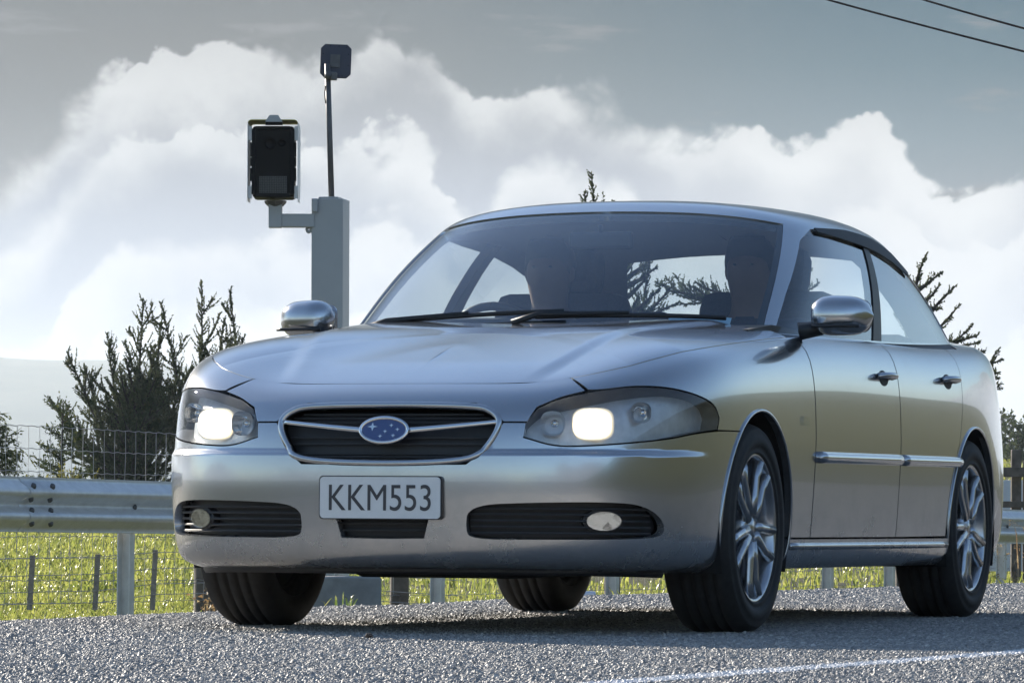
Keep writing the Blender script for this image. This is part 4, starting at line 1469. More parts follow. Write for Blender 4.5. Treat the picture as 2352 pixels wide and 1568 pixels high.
def ground_z(x, y):
    x, y = np.asarray(x, float), np.asarray(y, float)
    s, n = sn(x, y)
    e = edge_n(s)
    z = -0.03 - 0.11 * sstep(n, e - 1.6, e) - 0.30 * sstep(n, e + 0.1, e + 2.0)
    d = np.sqrt(x * x + y * y)
    far = sstep(n, 12, 60)
    z = z + far * 0.55 + 0.55 * sstep(y, 60, 160) * (n > 0)
    side = sstep(x, -2.0, 15.0) * sstep(y, 70, 160) * (n > 5)
    z = z + side * 1.75
    z = z - sstep(n, 90, 400) * 0.4 * (n > 0)
    # bank and rising paddock on the other side of the road
    up = sstep(-n, 3.0, 15.0) * 5.2 + sstep(-n, 12, 120) * 9.0
    z = np.where(n < -1.5, -0.03 + up * sstep(s, -14, 8), z)
    z = z + 0.05 * np.sin(x * 0.7) * np.sin(y * 0.43 + 1) * sstep(n, 12, 20) + 0.25 * np.sin(x * 0.11 + 2) * np.sin(y * 0.05) * sstep(n, 25, 80)
    return z


def field_material():
    m = bpy.data.materials.new('pasture')
    m.use_nodes = True
    k = NT(m.node_tree)
    b = k.n['Principled BSDF']
    tc = k.new('ShaderNodeTexCoord')
    n1 = k.noise(tc.outputs['Object'], 0.35, 6.0, 0.6)
    n2 = k.noise(tc.outputs['Object'], 5.0, 6.0, 0.7)
    col = k.mix(k.step(n2, 0.35, 0.65), k.ramp(n1, [(0.35, (0.022, 0.028, 0.010)), (0.65, (0.042, 0.044, 0.016))]), (0.054, 0.054, 0.021))
    k.put(b.inputs['Base Color'], col)
    b.inputs['Roughness'].default_value = 0.85
    b.inputs['Specular IOR Level'].default_value = 0.2
    bp = k.new('ShaderNodeBump', {'Height': n2, 'Strength': 0.8, 'Distance': 0.08})
    k.put(b.inputs['Normal'], bp.outputs[0])
    return m


pasture = field_material()


def build_ground():
    ss = np.unique(np.concatenate([-np.geomspace(30, 5200, 22), np.arange(-30, 120, 2.0), np.arange(120, 400, 10.0), np.geomspace(400, 5200, 16)]))
    ns = np.unique(np.concatenate([-np.geomspace(20, 5200, 26), np.arange(-20, 0, 1.0), np.arange(0, 6, 1.5), np.arange(6, 14, 0.25), np.arange(14, 60, 1.5), np.arange(60, 200, 6.0), np.geomspace(200, 5200, 18)]))
    S, N = np.meshgrid(ss, ns, indexing='ij')
    X, Y = xy(S, N)
    Z = ground_z(X, Y)
    V = np.stack([X, Y, Z], -1).reshape(-1, 3)
    a, b = len(ss), len(ns)
    i, j = np.meshgrid(np.arange(a - 1), np.arange(b - 1), indexing='ij')
    i, j = i.ravel(), j.ravel()
    F = np.stack([i * b + j, i * b + j + 1, (i + 1) * b + j + 1, (i + 1) * b + j], 1)
    o = link('ground', tri_mesh('ground', V, F, pasture, True))
    tag(o, kind='structure')
    return o


build_ground()


def asphalt_material(name, base, dark, sc):
    m = bpy.data.materials.new(name)
    m.use_nodes = True
    k = NT(m.node_tree)
    b = k.n['Principled BSDF']
    tc = k.new('ShaderNodeTexCoord')
    v = k.new('ShaderNodeTexVoronoi', {'Vector': tc.outputs['Object'], 'Scale': sc})
    big = k.noise(tc.outputs['Object'], 1.2, 5.0, 0.6)
    col = k.mix(k.m('MULTIPLY', v.outputs['Distance'], 1.6, clamp=True), base, dark)
    col = k.mix(k.step(big, 0.4, 0.7), col, dark)
    k.put(b.inputs['Base Color'], col)
    b.inputs['Roughness'].default_value = 0.6
    h = k.m('SUBTRACT', 1.0, v.outputs['Distance'])
    bp = k.new('ShaderNodeBump', {'Height': h, 'Strength': 1.0, 'Distance': 0.012})
    k.put(b.inputs['Normal'], bp.outputs[0])
    return m


seal = asphalt_material('chip_seal', (0.19, 0.188, 0.185), (0.075, 0.074, 0.073), 95.0)
paint_white = pbsdf('road_paint', (0.62, 0.63, 0.64), 0.6, color2=(0.22, 0.22, 0.23), nscale=55.0, bump=0.8, bscale=90)


def road_z(s, n):
    """the seal is flat in the lane and drops a little over the shoulder"""
    e = edge_n(s)
    return -0.085 * sstep(n, e - 1.3, e + 0.15) + 0.004 * np.sin(s * 2.3 + n) * sstep(n, 6, 7)


def build_road():
    ss = np.concatenate([np.arange(-300, 0, 10.0), np.arange(0, 60, 0.25), np.arange(60, 420, 10.0)])
    rows = np.linspace(0, 1, 40)
    V, F = [], []
    for s in ss:
        e = float(edge_n(s)) + 0.15
        n = -1.2 + (e + 1.2) * rows ** 0.7
        x, y = xy(s, n)
        V.append(np.stack([x, y, road_z(s, n)], 1))
    V = np.concatenate(V)
    b = len(rows)
    i, j = np.meshgrid(np.arange(len(ss) - 1), np.arange(b - 1), indexing='ij')
    i, j = i.ravel(), j.ravel()
    F = np.stack([i * b + j, i * b + j + 1, (i + 1) * b + j + 1, (i + 1) * b + j], 1)
    o = link('road', tri_mesh('road', V, F, seal, True))
    tag(o, kind='structure')
    # worn centre line
    rs = np.random.default_rng(5)
    L = np.arange(3, 60, 0.03)
    c = 3.16 - 0.22 * sstep(L, 9, 13) + 0.0
    w = 0.050 + rs.normal(0, 0.008, len(L))
    w2 = 0.050 + rs.normal(0, 0.008, len(L))
    xa, ya = xy(L, c - w)
    xb, yb = xy(L, c + w2)
    V = np.concatenate([np.stack([xa, ya, np.full(len(L), 0.0024)], 1), np.stack([xb, yb, np.full(len(L), 0.0024)], 1)])
    k = len(L)
    i = np.arange(k - 1)
    F = np.stack([i, i + 1, k + i + 1, k + i], 1)
    o2 = link('road_marking', tri_mesh('road_marking', V, F, paint_white))
    tag(o2, kind='structure')
    return o


build_road()


def stone_material():
    m = bpy.data.materials.new('road_chip')
    m.use_nodes = True
    k = NT(m.node_tree)
    b = k.n['Principled BSDF']
    oi = k.new('ShaderNodeObjectInfo')
    g = k.new('ShaderNodeNewGeometry')
    sp = k.new('ShaderNodeSeparateXYZ', {0: g.outputs['Position']})
    # paint on the chips that lie under the centre line
    s = k.m('ADD', k.m('MULTIPLY', sp.outputs[0], float(RT_[0])), k.m('MULTIPLY', sp.outputs[1], float(RT_[1])))
    n = k.m('ADD', k.m('MULTIPLY', sp.outputs[0], float(RN_[0])), k.m('MULTIPLY', sp.outputs[1], float(RN_[1])))
    c = k.m('SUBTRACT', 3.16, k.m('MULTIPLY', k.step(s, 9.0, 13.0), 0.22))
    dist = k.m('ABSOLUTE', k.m('SUBTRACT', n, c))
    wear = k.noise(g.outputs['Position'], 14.0, 4.0, 0.6)
    on = k.m('MULTIPLY', k.step(k.m('ADD', dist, k.m('MULTIPLY', oi.outputs['Random'], 0.02)), 0.075, 0.055), k.step(wear, 0.30, 0.45))
    col = k.ramp(oi.outputs['Random'], [(0.0, (0.17, 0.17, 0.168)), (0.35, (0.235, 0.231, 0.225)), (0.7, (0.29, 0.283, 0.27)), (0.93, (0.37, 0.355, 0.33)), (1.0, (0.46, 0.445, 0.42))])
    k.put(b.inputs['Base Color'], k.mix(on, col, (0.66, 0.67, 0.69)))
    b.inputs['Roughness'].default_value = 0.58
    b.inputs['Specular IOR Level'].default_value = 0.40
    return m


road_chip = stone_material()


def scatter_nodes(name, mat, size_key='size'):
    """geometry nodes: one irregular stone on every point of the mesh"""
    ng = bpy.data.node_groups.new(name, 'GeometryNodeTree')
    ng.interface.new_socket('Geometry', in_out='INPUT', socket_type='NodeSocketGeometry')
    ng.interface.new_socket('Geometry', in_out='OUTPUT', socket_type='NodeSocketGeometry')
    k = NT(ng)
    gi, go = k.new('NodeGroupInput'), k.new('NodeGroupOutput')
    ico = k.new('GeometryNodeMeshIcoSphere', {'Radius': 1.0, 'Subdivisions': 2})
    nz = k.new('ShaderNodeTexNoise', {'Scale': 1.1, 'Detail': 2.0})
    off = k.new('ShaderNodeVectorMath', {0: nz.outputs['Color'], 1: (0.5, 0.5, 0.5)}, operation='SUBTRACT')
    off2 = k.new('ShaderNodeVectorMath', {0: off.outputs[0], 3: 1.5}, operation='SCALE')
    sp = k.new('GeometryNodeSetPosition', {'Geometry': ico.outputs[0], 'Offset': off2.outputs[0]})
    sm = k.new('GeometryNodeSetMaterial', {'Geometry': sp.outputs[0], 'Material': mat})
    ss = k.new('GeometryNodeSetShadeSmooth', {'Geometry': sm.outputs[0], 'Shade Smooth': False})
    rnd = k.n.new('FunctionNodeRandomValue')
    rnd.data_type = 'FLOAT_VECTOR'
    rnd.inputs[0].default_value = (0, 0, 0)
    rnd.inputs[1].default_value = (6.28, 6.28, 6.28)
    at_ = k.new('GeometryNodeInputNamedAttribute', {'Name': size_key}, data_type='FLOAT')
    inst = k.new('GeometryNodeInstanceOnPoints', {'Points': gi.outputs[0], 'Instance': ss.outputs[0]})
    k.put(inst.inputs['Rotation'], rnd.outputs[0])
    k.put(inst.inputs['Scale'], at_.outputs[0])
    k.l.new(inst.outputs[0], go.inputs[0])
    return ng


def build_chips():
    P = []

    def zone(d0, d1, sp, off):
        y = np.arange(d0, d1, sp * 0.9)
        out = []
        for yy in y:
            hw = yy * 0.1085 + 0.65
            x = np.arange(-hw, hw, sp)
            out.append(np.stack([x + rng.uniform(-sp, sp, len(x)) * 0.42, np.full(len(x), yy) + rng.uniform(-sp, sp, len(x)) * 0.42], 1))
        return np.concatenate(out)
    Z = []
    for d0, d1, sp, r in ((9.6, 13.0, 0.0105, 0.0050), (13.0, 17.0, 0.0122, 0.0057), (17.0, 22.0, 0.0150, 0.0068), (22.0, 29.0, 0.019, 0.0084)):
        p = zone(d0, d1, sp, r)
        s, n = sn(p[:, 0], p[:, 1])
        e = edge_n(s)
        ok = (n < e + 0.13) & (n > -1.1)
        p, s, n, e = p[ok], s[ok], n[ok], e[ok]
        z = road_z(s, n)
        sz = r * rng.lognormal(0, 0.22, len(p))
        loose = sstep(n, e - 1.2, e - 0.2)
        sz = sz * (1 + loose * rng.uniform(0, 1.1, len(p)) * (rng.random(len(p)) < 0.35))
        h = z + sz * rng.uniform(-0.55, 0.05, len(p)) + loose * rng.uniform(0, 0.008, len(p))
        Z.append(np.concatenate([p, h[:, None], sz[:, None]], 1))
    A = np.concatenate(Z).astype(np.float32)
    me = bpy.data.meshes.new('road_gravel')
    me.vertices.add(len(A))
    me.vertices.foreach_set('co', np.ascontiguousarray(A[:, :3]).ravel())
    at_ = me.attributes.new('size', 'FLOAT', 'POINT')
    at_.data.foreach_set('value', np.ascontiguousarray(A[:, 3]))
    me.materials.append(road_chip)
    o = link('road_gravel', me)
    md = o.modifiers.new('scatter', 'NODES')
    md.node_group = scatter_nodes('chip_scatter', road_chip)
    tag(o, kind='stuff')
    print('chips', len(A))


build_chips()


def grass_material(name, c1, c2, c3):
    m = bpy.data.materials.new(name)
    m.use_nodes = True
    k = NT(m.node_tree)
    k.n.clear()
    out = k.new('ShaderNodeOutputMaterial')
    tc = k.new('ShaderNodeTexCoord')
    n = k.noise(tc.outputs['Object'], 0.9, 5.0, 0.65)
    n2 = k.noise(tc.outputs['Object'], 22.0, 2.0, 0.6)
    col = k.mix(k.step(n2, 0.50, 0.66), k.ramp(n, [(0.36, c1), (0.60, c2)]), c3)
    di = k.new('ShaderNodeBsdfDiffuse', {'Color': col})
    tr = k.new('ShaderNodeBsdfTranslucent', {'Color': col})
    gl = k.new('ShaderNodeBsdfGlossy', {'Color': (0.9, 0.9, 0.85), 'Roughness': 0.34})
    a = k.new('ShaderNodeMixShader', {0: 0.60, 1: di, 2: tr})
    b = k.new('ShaderNodeMixShader', {0: 0.055, 1: a, 2: gl})
    k.l.new(b.outputs[0], out.inputs[0])
    return m


grass_m = grass_material('grass_blades', (0.16, 0.215, 0.040), (0.36, 0.385, 0.085), (0.46, 0.44, 0.14))
weed_m = grass_material('weed_leaves', (0.07, 0.12, 0.03), (0.15, 0.20, 0.05), (0.25, 0.26, 0.10))
straw_m = grass_material('dry_stalks', (0.16, 0.10, 0.05), (0.26, 0.18, 0.09), (0.36, 0.28, 0.15))


def blades(P, hgt, rs, wid=0.006, bend=0.5, per=7, spread=0.05):
    """bent grass blades standing on points P (n x 3), three faces each"""
    n = len(P) * per
    base = np.repeat(P, per, 0) + np.concatenate([rs.normal(0, spread, (n, 2)), np.zeros((n, 1))], 1)
    h = np.repeat(hgt, per) * rs.uniform(0.45, 1.15, n)
    az = rs.uniform(0, 2 * np.pi, n)
    d = np.stack([np.cos(az), np.sin(az), np.zeros(n)], 1)
    w = np.stack([-np.sin(az), np.cos(az), np.zeros(n)], 1) * (wid * rs.uniform(0.6, 1.4, n))[:, None]
    bd = bend * rs.uniform(0.3, 1.4, n)
    up = np.array([0, 0, 1.0])
    m1 = base + up * (h * 0.5)[:, None] + d * (h * 0.22 * bd)[:, None]
    m2 = base + up * (h * 0.85)[:, None] + d * (h * 0.62 * bd)[:, None]
    tip = base + up * (h * np.maximum(0.55, 1.0 - 0.25 * bd))[:, None] + d * (h * 1.1 * bd)[:, None]
    V = np.stack([base - w, base + w, m1 + w * 0.8, m1 - w * 0.8, m2 + w * 0.5, m2 - w * 0.5, tip], 1).reshape(-1, 3)
    o = (np.arange(n) * 7)[:, None]
    F = np.concatenate([o + np.array([[0, 1, 2]]), o + np.array([[0, 2, 3]]), o + np.array([[3, 2, 4]]), o + np.array([[3, 4, 5]]), o + np.array([[5, 4, 6]])])
    return V, F


def build_grass():
    rs = np.random.default_rng(11)
    Vs, Fs, o = [], [], 0

    def patch(npts, x0, x1, y0, y1, h, wid, per, nmin=8.6, pw=1.0):
        nonlocal o
        t = rs.random(npts) ** pw
        y = y0 + (y1 - y0) * t
        x = (x0 + (x1 - x0) * rs.random(npts)) * y / 30.0
        s, n = sn(x, y)
        ok = n > edge_n(s) + 0.10
        x, y = x[ok], y[ok]
        z = ground_z(x, y) - 0.01
        lump = 0.55 + 0.5 * np.sin(x * 2.1 + np.sin(y * 0.9) * 2) * np.sin(y * 0.53 + x * 0.6) + 0.35 * np.sin(x * 5.3 + y * 1.7)
        hh = h * np.clip(lump, 0.35, 1.5) * rs.uniform(0.8, 1.2, len(x))
        V, F = blades(np.stack([x, y, z], 1), hh, rs, wid, 0.75, per, 0.06)
        Vs.append(V)
        Fs.append(F + o)
        o += len(V)
    # seen left of the car, under it, and right of it (x given at 30 m)
    patch(19000, -4.7, -1.55, 20, 46, 0.13, 0.006, 6)
    patch(14000, -4.5, -1.55, 46, 110, 0.20, 0.011, 5, pw=1.3)
    patch(4500, -1.55, 2.6, 22, 50, 0.13, 0.006, 5)
    patch(3500, -1.55, 2.6, 50, 110, 0.20, 0.012, 4)
    patch(6000, 2.6, 4.6, 27, 60, 0.22, 0.007, 6)
    patch(6000, 2.6, 4.4, 60, 170, 0.20, 0.014, 5)
    V, F = np.concatenate(Vs), np.concatenate(Fs)
    me = tri_mesh('grass', V, F, grass_m)
    tag(link('grass', me), kind='stuff')
    print('grass tris', len(F))


build_grass()
# ------------------------------------------------------------------ hills and haze
def build_hills():
    m = bpy.data.materials.new('hill_cover')
    m.use_nodes = True
    k = NT(m.node_tree)
    b = k.n['Principled BSDF']
    tc = k.new('ShaderNodeTexCoord')
    n = k.noise(tc.outputs['Object'], 0.01, 8.0, 0.6)
    k.put(b.inputs['Base Color'], k.ramp(n, [(0.4, (0.03, 0.045, 0.03)), (0.6, (0.06, 0.07, 0.045))]))
    b.inputs['Roughness'].default_value = 0.95
    xs = np.linspace(-4300, 4300, 300)
    ys = np.linspace(3700, 5300, 34)
    X, Y = np.meshgrid(xs, ys, indexing='ij')
    ridge = np.interp(xs, [-4300, -1500, -550, -467, -333, -100, 200, 550, 1500, 4300], [150, 152, 151, 147, 141, 130, 80, 40, 60, 90])
    ridge = ridge + 2.2 * np.sin(xs * 0.0126) + 1.3 * np.sin(xs * 0.034 + 1) + 0.5 * np.sin(xs * 0.17)
    prof = np.clip(1 - ((ys - 4600) / 900) ** 2, 0, 1) ** 0.8
    Z = ridge[:, None] * prof[None] + 5 * np.sin(X * 0.008 + Y * 0.011) * prof[None] * (1 - prof[None]) - 0.8
    V = np.stack([X, Y, Z], -1).reshape(-1, 3)
    a, c = len(xs), len(ys)
    i, j = np.meshgrid(np.arange(a - 1), np.arange(c - 1), indexing='ij')
    i, j = i.ravel(), j.ravel()
    F = np.stack([i * c + j, (i + 1) * c + j, (i + 1) * c + j + 1, i * c + j + 1], 1)
    tag(link('hills', tri_mesh('hills', V, F, m, True)), kind='structure')


build_hills()


def build_haze():
    m = bpy.data.materials.new('haze')
    m.use_nodes = True
    k = NT(m.node_tree)
    k.n.clear()
    out = k.new('ShaderNodeOutputMaterial')
    v = k.new('ShaderNodeVolumePrincipled', {'Color': (0.74, 0.87, 1.0), 'Density': HAZE, 'Anisotropy': 0.35})
    k.l.new(v.outputs[0], out.inputs['Volume'])
    b = MB().box((0, 0, 78.0), (5400, 5400, 80.5))
    tag(b.build('haze', m), kind='stuff')


HAZE = 1.15e-4
build_haze()

# ------------------------------------------------------------------ steel guard rail
galv = pbsdf('galvanised_steel', (0.70, 0.70, 0.70), 0.38, metal=0.3, noise=0.16, nscale=14.0, rvar=0.2, bump=0.06, bscale=40)
galv_dark = pbsdf('weathered_steel', (0.13, 0.13, 0.135), 0.55, metal=0.6, noise=0.3, nscale=22.0)
timber = pbsdf('weathered_timber', (0.15, 0.13, 0.11), 0.9, noise=0.5, nscale=9.0, bump=0.6, bscale=30)
concrete = pbsdf('concrete', (0.33, 0.33, 0.325), 0.9, noise=0.3, nscale=7.0, bump=0.4, bscale=60)
wire_m = pbsdf('fence_wire', (0.36, 0.36, 0.36), 0.5, metal=0.7)


def build_guardrail():
    A, B = np.array([-2.87, 27.0]), np.array([4.55, 44.0])
    D = (B - A) / np.linalg.norm(B - A)
    NN = np.array([D[1], -D[0]])                       # towards the road

    def pos(t):
        p = A + D * t
        top = 0.558 - 0.108 * t / np.linalg.norm(B - A) - 0.004
        return p, top
    root = empty('guardrail', (float(A[0]), float(A[1]), -0.4))
    tag(root, 'galvanised steel W beam guard rail along the far road edge', 'guardrail')
    inv = Matrix.Translation((-A[0], -A[1], 0.4))
    # profile of the beam: (towards the road, down from the top)
    prof = [(0.012, 0.000), (0.004, 0.006), (0.020, 0.030), (0.072, 0.062), (0.083, 0.080), (0.083, 0.098), (0.070, 0.112), (0.014, 0.138), (0.004, 0.152), (0.004, 0.162),
            (0.014, 0.176), (0.070, 0.200), (0.083, 0.214), (0.083, 0.232), (0.072, 0.250), (0.020, 0.282), (0.004, 0.306), (0.012, 0.312)]
    ts = [-8.9, -4.9, -0.02, 3.98 + 0.0, 7.98, 11.98, 15.98, 19.98, 23.98]
    ts = [-8.52, -4.52, -0.52 + 0.9, 4.38, 8.38, 12.38, 16.38, 20.38, 24.38]
    for i in range(len(ts) - 1):
        t0, t1 = ts[i] - 0.16, ts[i + 1] + 0.16
        lap = 0.0035 * (1 if i % 2 == 0 else 0)
        V, F = [], []
        n = len(prof)
        tt = [t0, t0 + 0.4, t1 - 0.4, t1]
        for t in tt:
            p, top = pos(t)
            for o, dn in prof:
                q = p + NN * (o + lap)
                V.append(inv @ Vector((q[0], q[1], top - dn)))
            for o, dn in reversed(prof):
                q = p + NN * (o + lap - 0.003)
                V.append(inv @ Vector((q[0], q[1], top - dn)))
        m = 2 * n
        for a in range(len(tt) - 1):
            for j in range(m):
                k = (j + 1) % m
                F.append((a * m + j, (a + 1) * m + j, (a + 1) * m + k, a * m + k))
        F.append(tuple(range(m)))
        F.append(tuple(range((len(tt) - 1) * m + m - 1, (len(tt) - 1) * m - 1, -1)))
        mb = MB().add(V, F, 0, True)
        me = mb.mesh('rail_beam', galv)
        o = link('rail_beam', me, root)
    # splice and post bolts
    bolt_me = None

    def bolt(t, dn, out):
        nonlocal bolt_me
        p, top = pos(t)
        q = p + NN * out
        if bolt_me is None:
            b = MB()
            b.lathe([(0.0, 0.018), (0.014, 0.016), (0.018, 0.009), (0.020, 0.0)], axis='Y', n=10)
            bolt_me = b.mesh('bolt', galv_dark)
        o = link('bolt', bolt_me, root)
        o.location = (q[0] - A[0], q[1] - A[1], top - dn + 0.4)
        o.rotation_euler = (0, 0, math.atan2(NN[1], NN[0]) - math.pi / 2)
    for t in ts[1:-1]:
        for dt in (-0.11, 0.11):
            for dn, out in ((0.052, 0.062), (0.125, 0.046), (0.190, 0.052), (0.262, 0.052)):
                bolt(t + dt, dn, out + 0.006)
    # C section posts
    post_me = None
    for t in [1.60 - 2.0 * i for i in range(4, 0, -1)] + [1.60, 3.1, 4.55] + [6.05 + 1.55 * i for i in range(11)]:
        p, top = pos(t)
        q = p - NN * 0.045
        if post_me is None:
            b = MB()
            h, w, th, d = 1.15, 0.030, 0.006, 0.045
            b.box((0, d - th, -h / 2), (w, th / 2, h / 2))
            b.box((-w + th / 2, 0, -h / 2), (th / 2, d - th * 1.6, h / 2))
            b.box((w * 0.5, -d + th, -h / 2), (w * 0.5, th / 2, h / 2))
            b.box((-w * 0.4, -d + th, -h / 2), (w * 0.5, th / 2, h / 2))
            post_me = b.mesh('post', galv)
        o = link('post', post_me, root)
        o.location = (q[0] - A[0], q[1] - A[1], top - 0.02 + 0.4)
        o.rotation_euler = (0, 0, math.atan2(NN[1], NN[0]) - math.pi / 2)
        bolt(t + 0.0, 0.157, 0.004)


build_guardrail()

# ------------------------------------------------------------------ fences
def build_netting_fence():
    """tall square mesh netting behind the rail"""
    a, b = Vector((-3.75, 31.3, 0)), Vector((5.2, 51.0, 0))
    d = (b - a).normalized()
    a = a - d * 5.944
    L = (b - a).length
    root = empty('netting_fence', (a.x, a.y, float(ground_z(a.x, a.y))))
    tag(root, 'wire netting fence of square mesh behind the guard rail', 'fence')
    o0 = root.location
    top = 0.93

    def pz(t):
        return top - 0.05 * (t - 5.944) / 21.6
    rs = np.random.default_rng(3)
    n = 10
    for k in range(9):
        pts = []
        for t in np.arange(0, L, 0.0743):
            p = a + d * t
            wob = 0.006 * (1 if int(round(t / 0.0743)) % 2 else -1)
            pts.append((p.x - o0.x, p.y - o0.y, pz(t) - k * 0.148 + wob * 0.6 + 0.006 * math.sin(t * 1.1 + k) - o0.z))
        MB().tube(pts, 0.0024, 4, smooth=False).build('wire', wire_m, root)
    stay = None
    for i in range(int(L / 0.1486)):
        t = 0.03 + i * 0.1486
        p = a + d * t
        if stay is None:
            stay = MB().tube([(0.004 * math.sin(j * 1.7), 0, -j * 0.148) for j in range(9)], 0.0021, 4, smooth=False).mesh('stay_wire', wire_m)
        o = link('stay_wire', stay, root)
        o.location = (p.x - o0.x, p.y - o0.y, pz(t) + 0.006 * math.sin(t * 1.1) - o0.z)
        o.rotation_euler = (0, rs.uniform(-0.012, 0.012), rs.uniform(0, 6))
    for t, rr in ((0.6, 0.07), (9.74, 0.105), (12.91, 0.075), (17.14, 0.07), (20.5, 0.07), (24.5, 0.07)):
        p = a + d * t
        pm = MB().lathe([(0.0, 1.28), (rr * 0.85, 1.275), (rr * 0.95, 1.25), (rr, 0.0), (rr * 1.06, -0.3)], axis='Z', n=12).build('fence_post', timber, root)
        pm.location = (p.x - o0.x, p.y + rr + 0.01 - o0.y, 0.0)
        pm.rotation_euler = (rs.uniform(-.02, .02), rs.uniform(-.02, .02), 0)


build_netting_fence()


def build_low_fence():
    root = empty('low_wire_fence', (-3.3, 28.6, -0.45))
    tag(root, 'low wire fence with thin pale battens in the grass', 'fence')
    o0 = root.location
    batten_m = pbsdf('grey_batten', (0.22, 0.22, 0.215), 0.8, noise=0.3, nscale=30)
    line = [(-700, 24.6), (75, 28.9), (225, 29.6), (357, 30.3), (560, 31.5), (1060, 34.5)]
    tops = [1300, 1275, 1272, 1262, 1258, 1290]
    for k, dy in enumerate((6, 46, 84, 111)):
        pts = []
        for (px, Y), ty in zip(line, tops):
            p = at(px, ty + dy - (k * 3 if px > 300 else 0), Y)
            pts.append(p - o0)
        MB().tube(pts, 0.0024, 4, smooth=False).build('wire', wire_m, root)
    for (px, Y), ty in list(zip(line, tops))[1:4]:
        p = at(px, ty, Y) - o0
        q = at(px - 7, 1400, Y) - o0
        rot = (p - q).to_track_quat('Z', 'Y').to_matrix()
        MB().box((p + q) / 2, (0.009, 0.016, (p - q).length / 2), rot=rot).build('batten', batten_m, root)


build_low_fence()


def build_yard_fence():
    root = empty('timber_fence', (4.5, 52.0, -0.2))
    tag(root, 'dark weathered timber fence beyond the guard rail at right', 'fence')
    o0 = root.location
    for px, ty, w in ((2262, 1040, 11), (2334, 1032, 11.5), (2361, 1058, 11), (2420, 1040, 11)):
        p = at(px, ty, 51.0)
        hw = w / F_PX * 51
        MB().box((p.x - o0.x, 51.0 - o0.y, (p.z - 1.5 / 2 - o0.z)), (hw, hw * 0.8, 0.75), bev=0.012).build('post', timber, root)
    for y0, y1 in ((1072, 1096),):
        p0, p1 = at(2230, y0, 50.9), at(2450, y1, 50.9)
        MB().box(((p0.x + p1.x) / 2 - o0.x, 50.88 - o0.y, (p0.z + p1.z) / 2 - o0.z), ((p1.x - p0.x) / 2, 0.02, (p0.z - p1.z) / 2), bev=0.006).build('rail', timber, root)
    p0, p1 = at(2230, 1150, 50.9), at(2450, 1166, 50.9)
    MB().box(((p0.x + p1.x) / 2 - o0.x, 50.88 - o0.y, (p0.z + p1.z) / 2 - o0.z), ((p1.x - p0.x) / 2, 0.02, (p0.z - p1.z) / 2), bev=0.006).build('rail', timber, root)
    pts = [at(2255, 1062, 51.1) - o0, at(2330, 1062, 51.1) - o0, at(2440, 1066, 51.1) - o0]
    MB().tube(pts, 0.003, 4).build('wire', wire_m, root)
    # pale boards standing behind it
    white = pbsdf('white_board', (0.62, 0.65, 0.69), 0.7, noise=0.12, nscale=6)
    bd = empty('white_boards', (at(2330, 1170, 53).x, 53, -0.2))
    tag(bd, 'white painted boards standing behind the dark timber fence', 'boards')
    for px in (2285, 2312, 2339, 2366):
        p = at(px, 1102, 53.0)
        MB().box((p.x - bd.location.x, 0, p.z - 0.5 - bd.location.z), (0.060, 0.012, 0.5), bev=0.004).build('board', white, bd)


build_yard_fence()


def build_concrete():
    a, b = at(686, 1324, 29.6), at(870, 1324, 29.6)
    o = MB().box((0, 0, -0.35), ((b.x - a.x) / 2, 0.20, 0.35), bev=0.012).build('concrete_block', concrete)
    o.location = ((a.x + b.x) / 2, 29.75, (a.z + b.z) / 2)
    o.rotation_euler = (0, 0, 0.10)
    tag(o, 'grey concrete block at the road edge seen under the car', 'block')
    p = at(1338, 1352, 21.9)
    e = MB()
    prof = [(-0.05, 0), (-0.036, 0.028), (-0.02, 0.036), (0.02, 0.036), (0.036, 0.028), (0.05, 0)]
    e.prism(prof, -0.055, 0.055, Matrix(((0, 0, 1, 0), (1, 0, 0, 0), (0, 1, 0, 0), (0, 0, 0, 1))))
    q = e.build('road_stud', pbsdf('pale_plastic', (0.58, 0.62, 0.68), 0.4, noise=0.1, nscale=40))
    sx, nx = sn(p.x, p.y)
    q.location = (p.x, p.y, float(road_z(sx, nx)) + 0.004)
    q.rotation_euler = (0, 0, 0.15)
    tag(q, 'small pale grey plastic stud lying on the shoulder under the car', 'road stud')
    bm = bmesh.new()
    bmesh.ops.create_icosphere(bm, subdivisions=3, radius=1.0)
    rs = np.random.default_rng(8)
    for v in bm.verts:
        v.co *= 1 + 0.22 * math.sin(v.co.x * 3 + 1) * math.sin(v.co.y * 2.3) + 0.12 * math.sin(v.co.z * 5 + v.co.x * 4)
        v.co.x *= 0.011
        v.co.y *= 0.010
        v.co.z *= 0.008
    me = bpy.data.meshes.new('loose_stone')
    bm.to_mesh(me)
    bm.free()
    me.materials.append(pbsdf('brown_stone', (0.10, 0.075, 0.06), 0.8, noise=0.3, nscale=200))
    st = link('loose_stone', me)
    p = at(848, 1468, 13.55)
    st.location = (p.x, p.y, 0.010)
    tag(st, 'single brown stone lying on the grey road in front of the car', 'stone')


build_concrete()


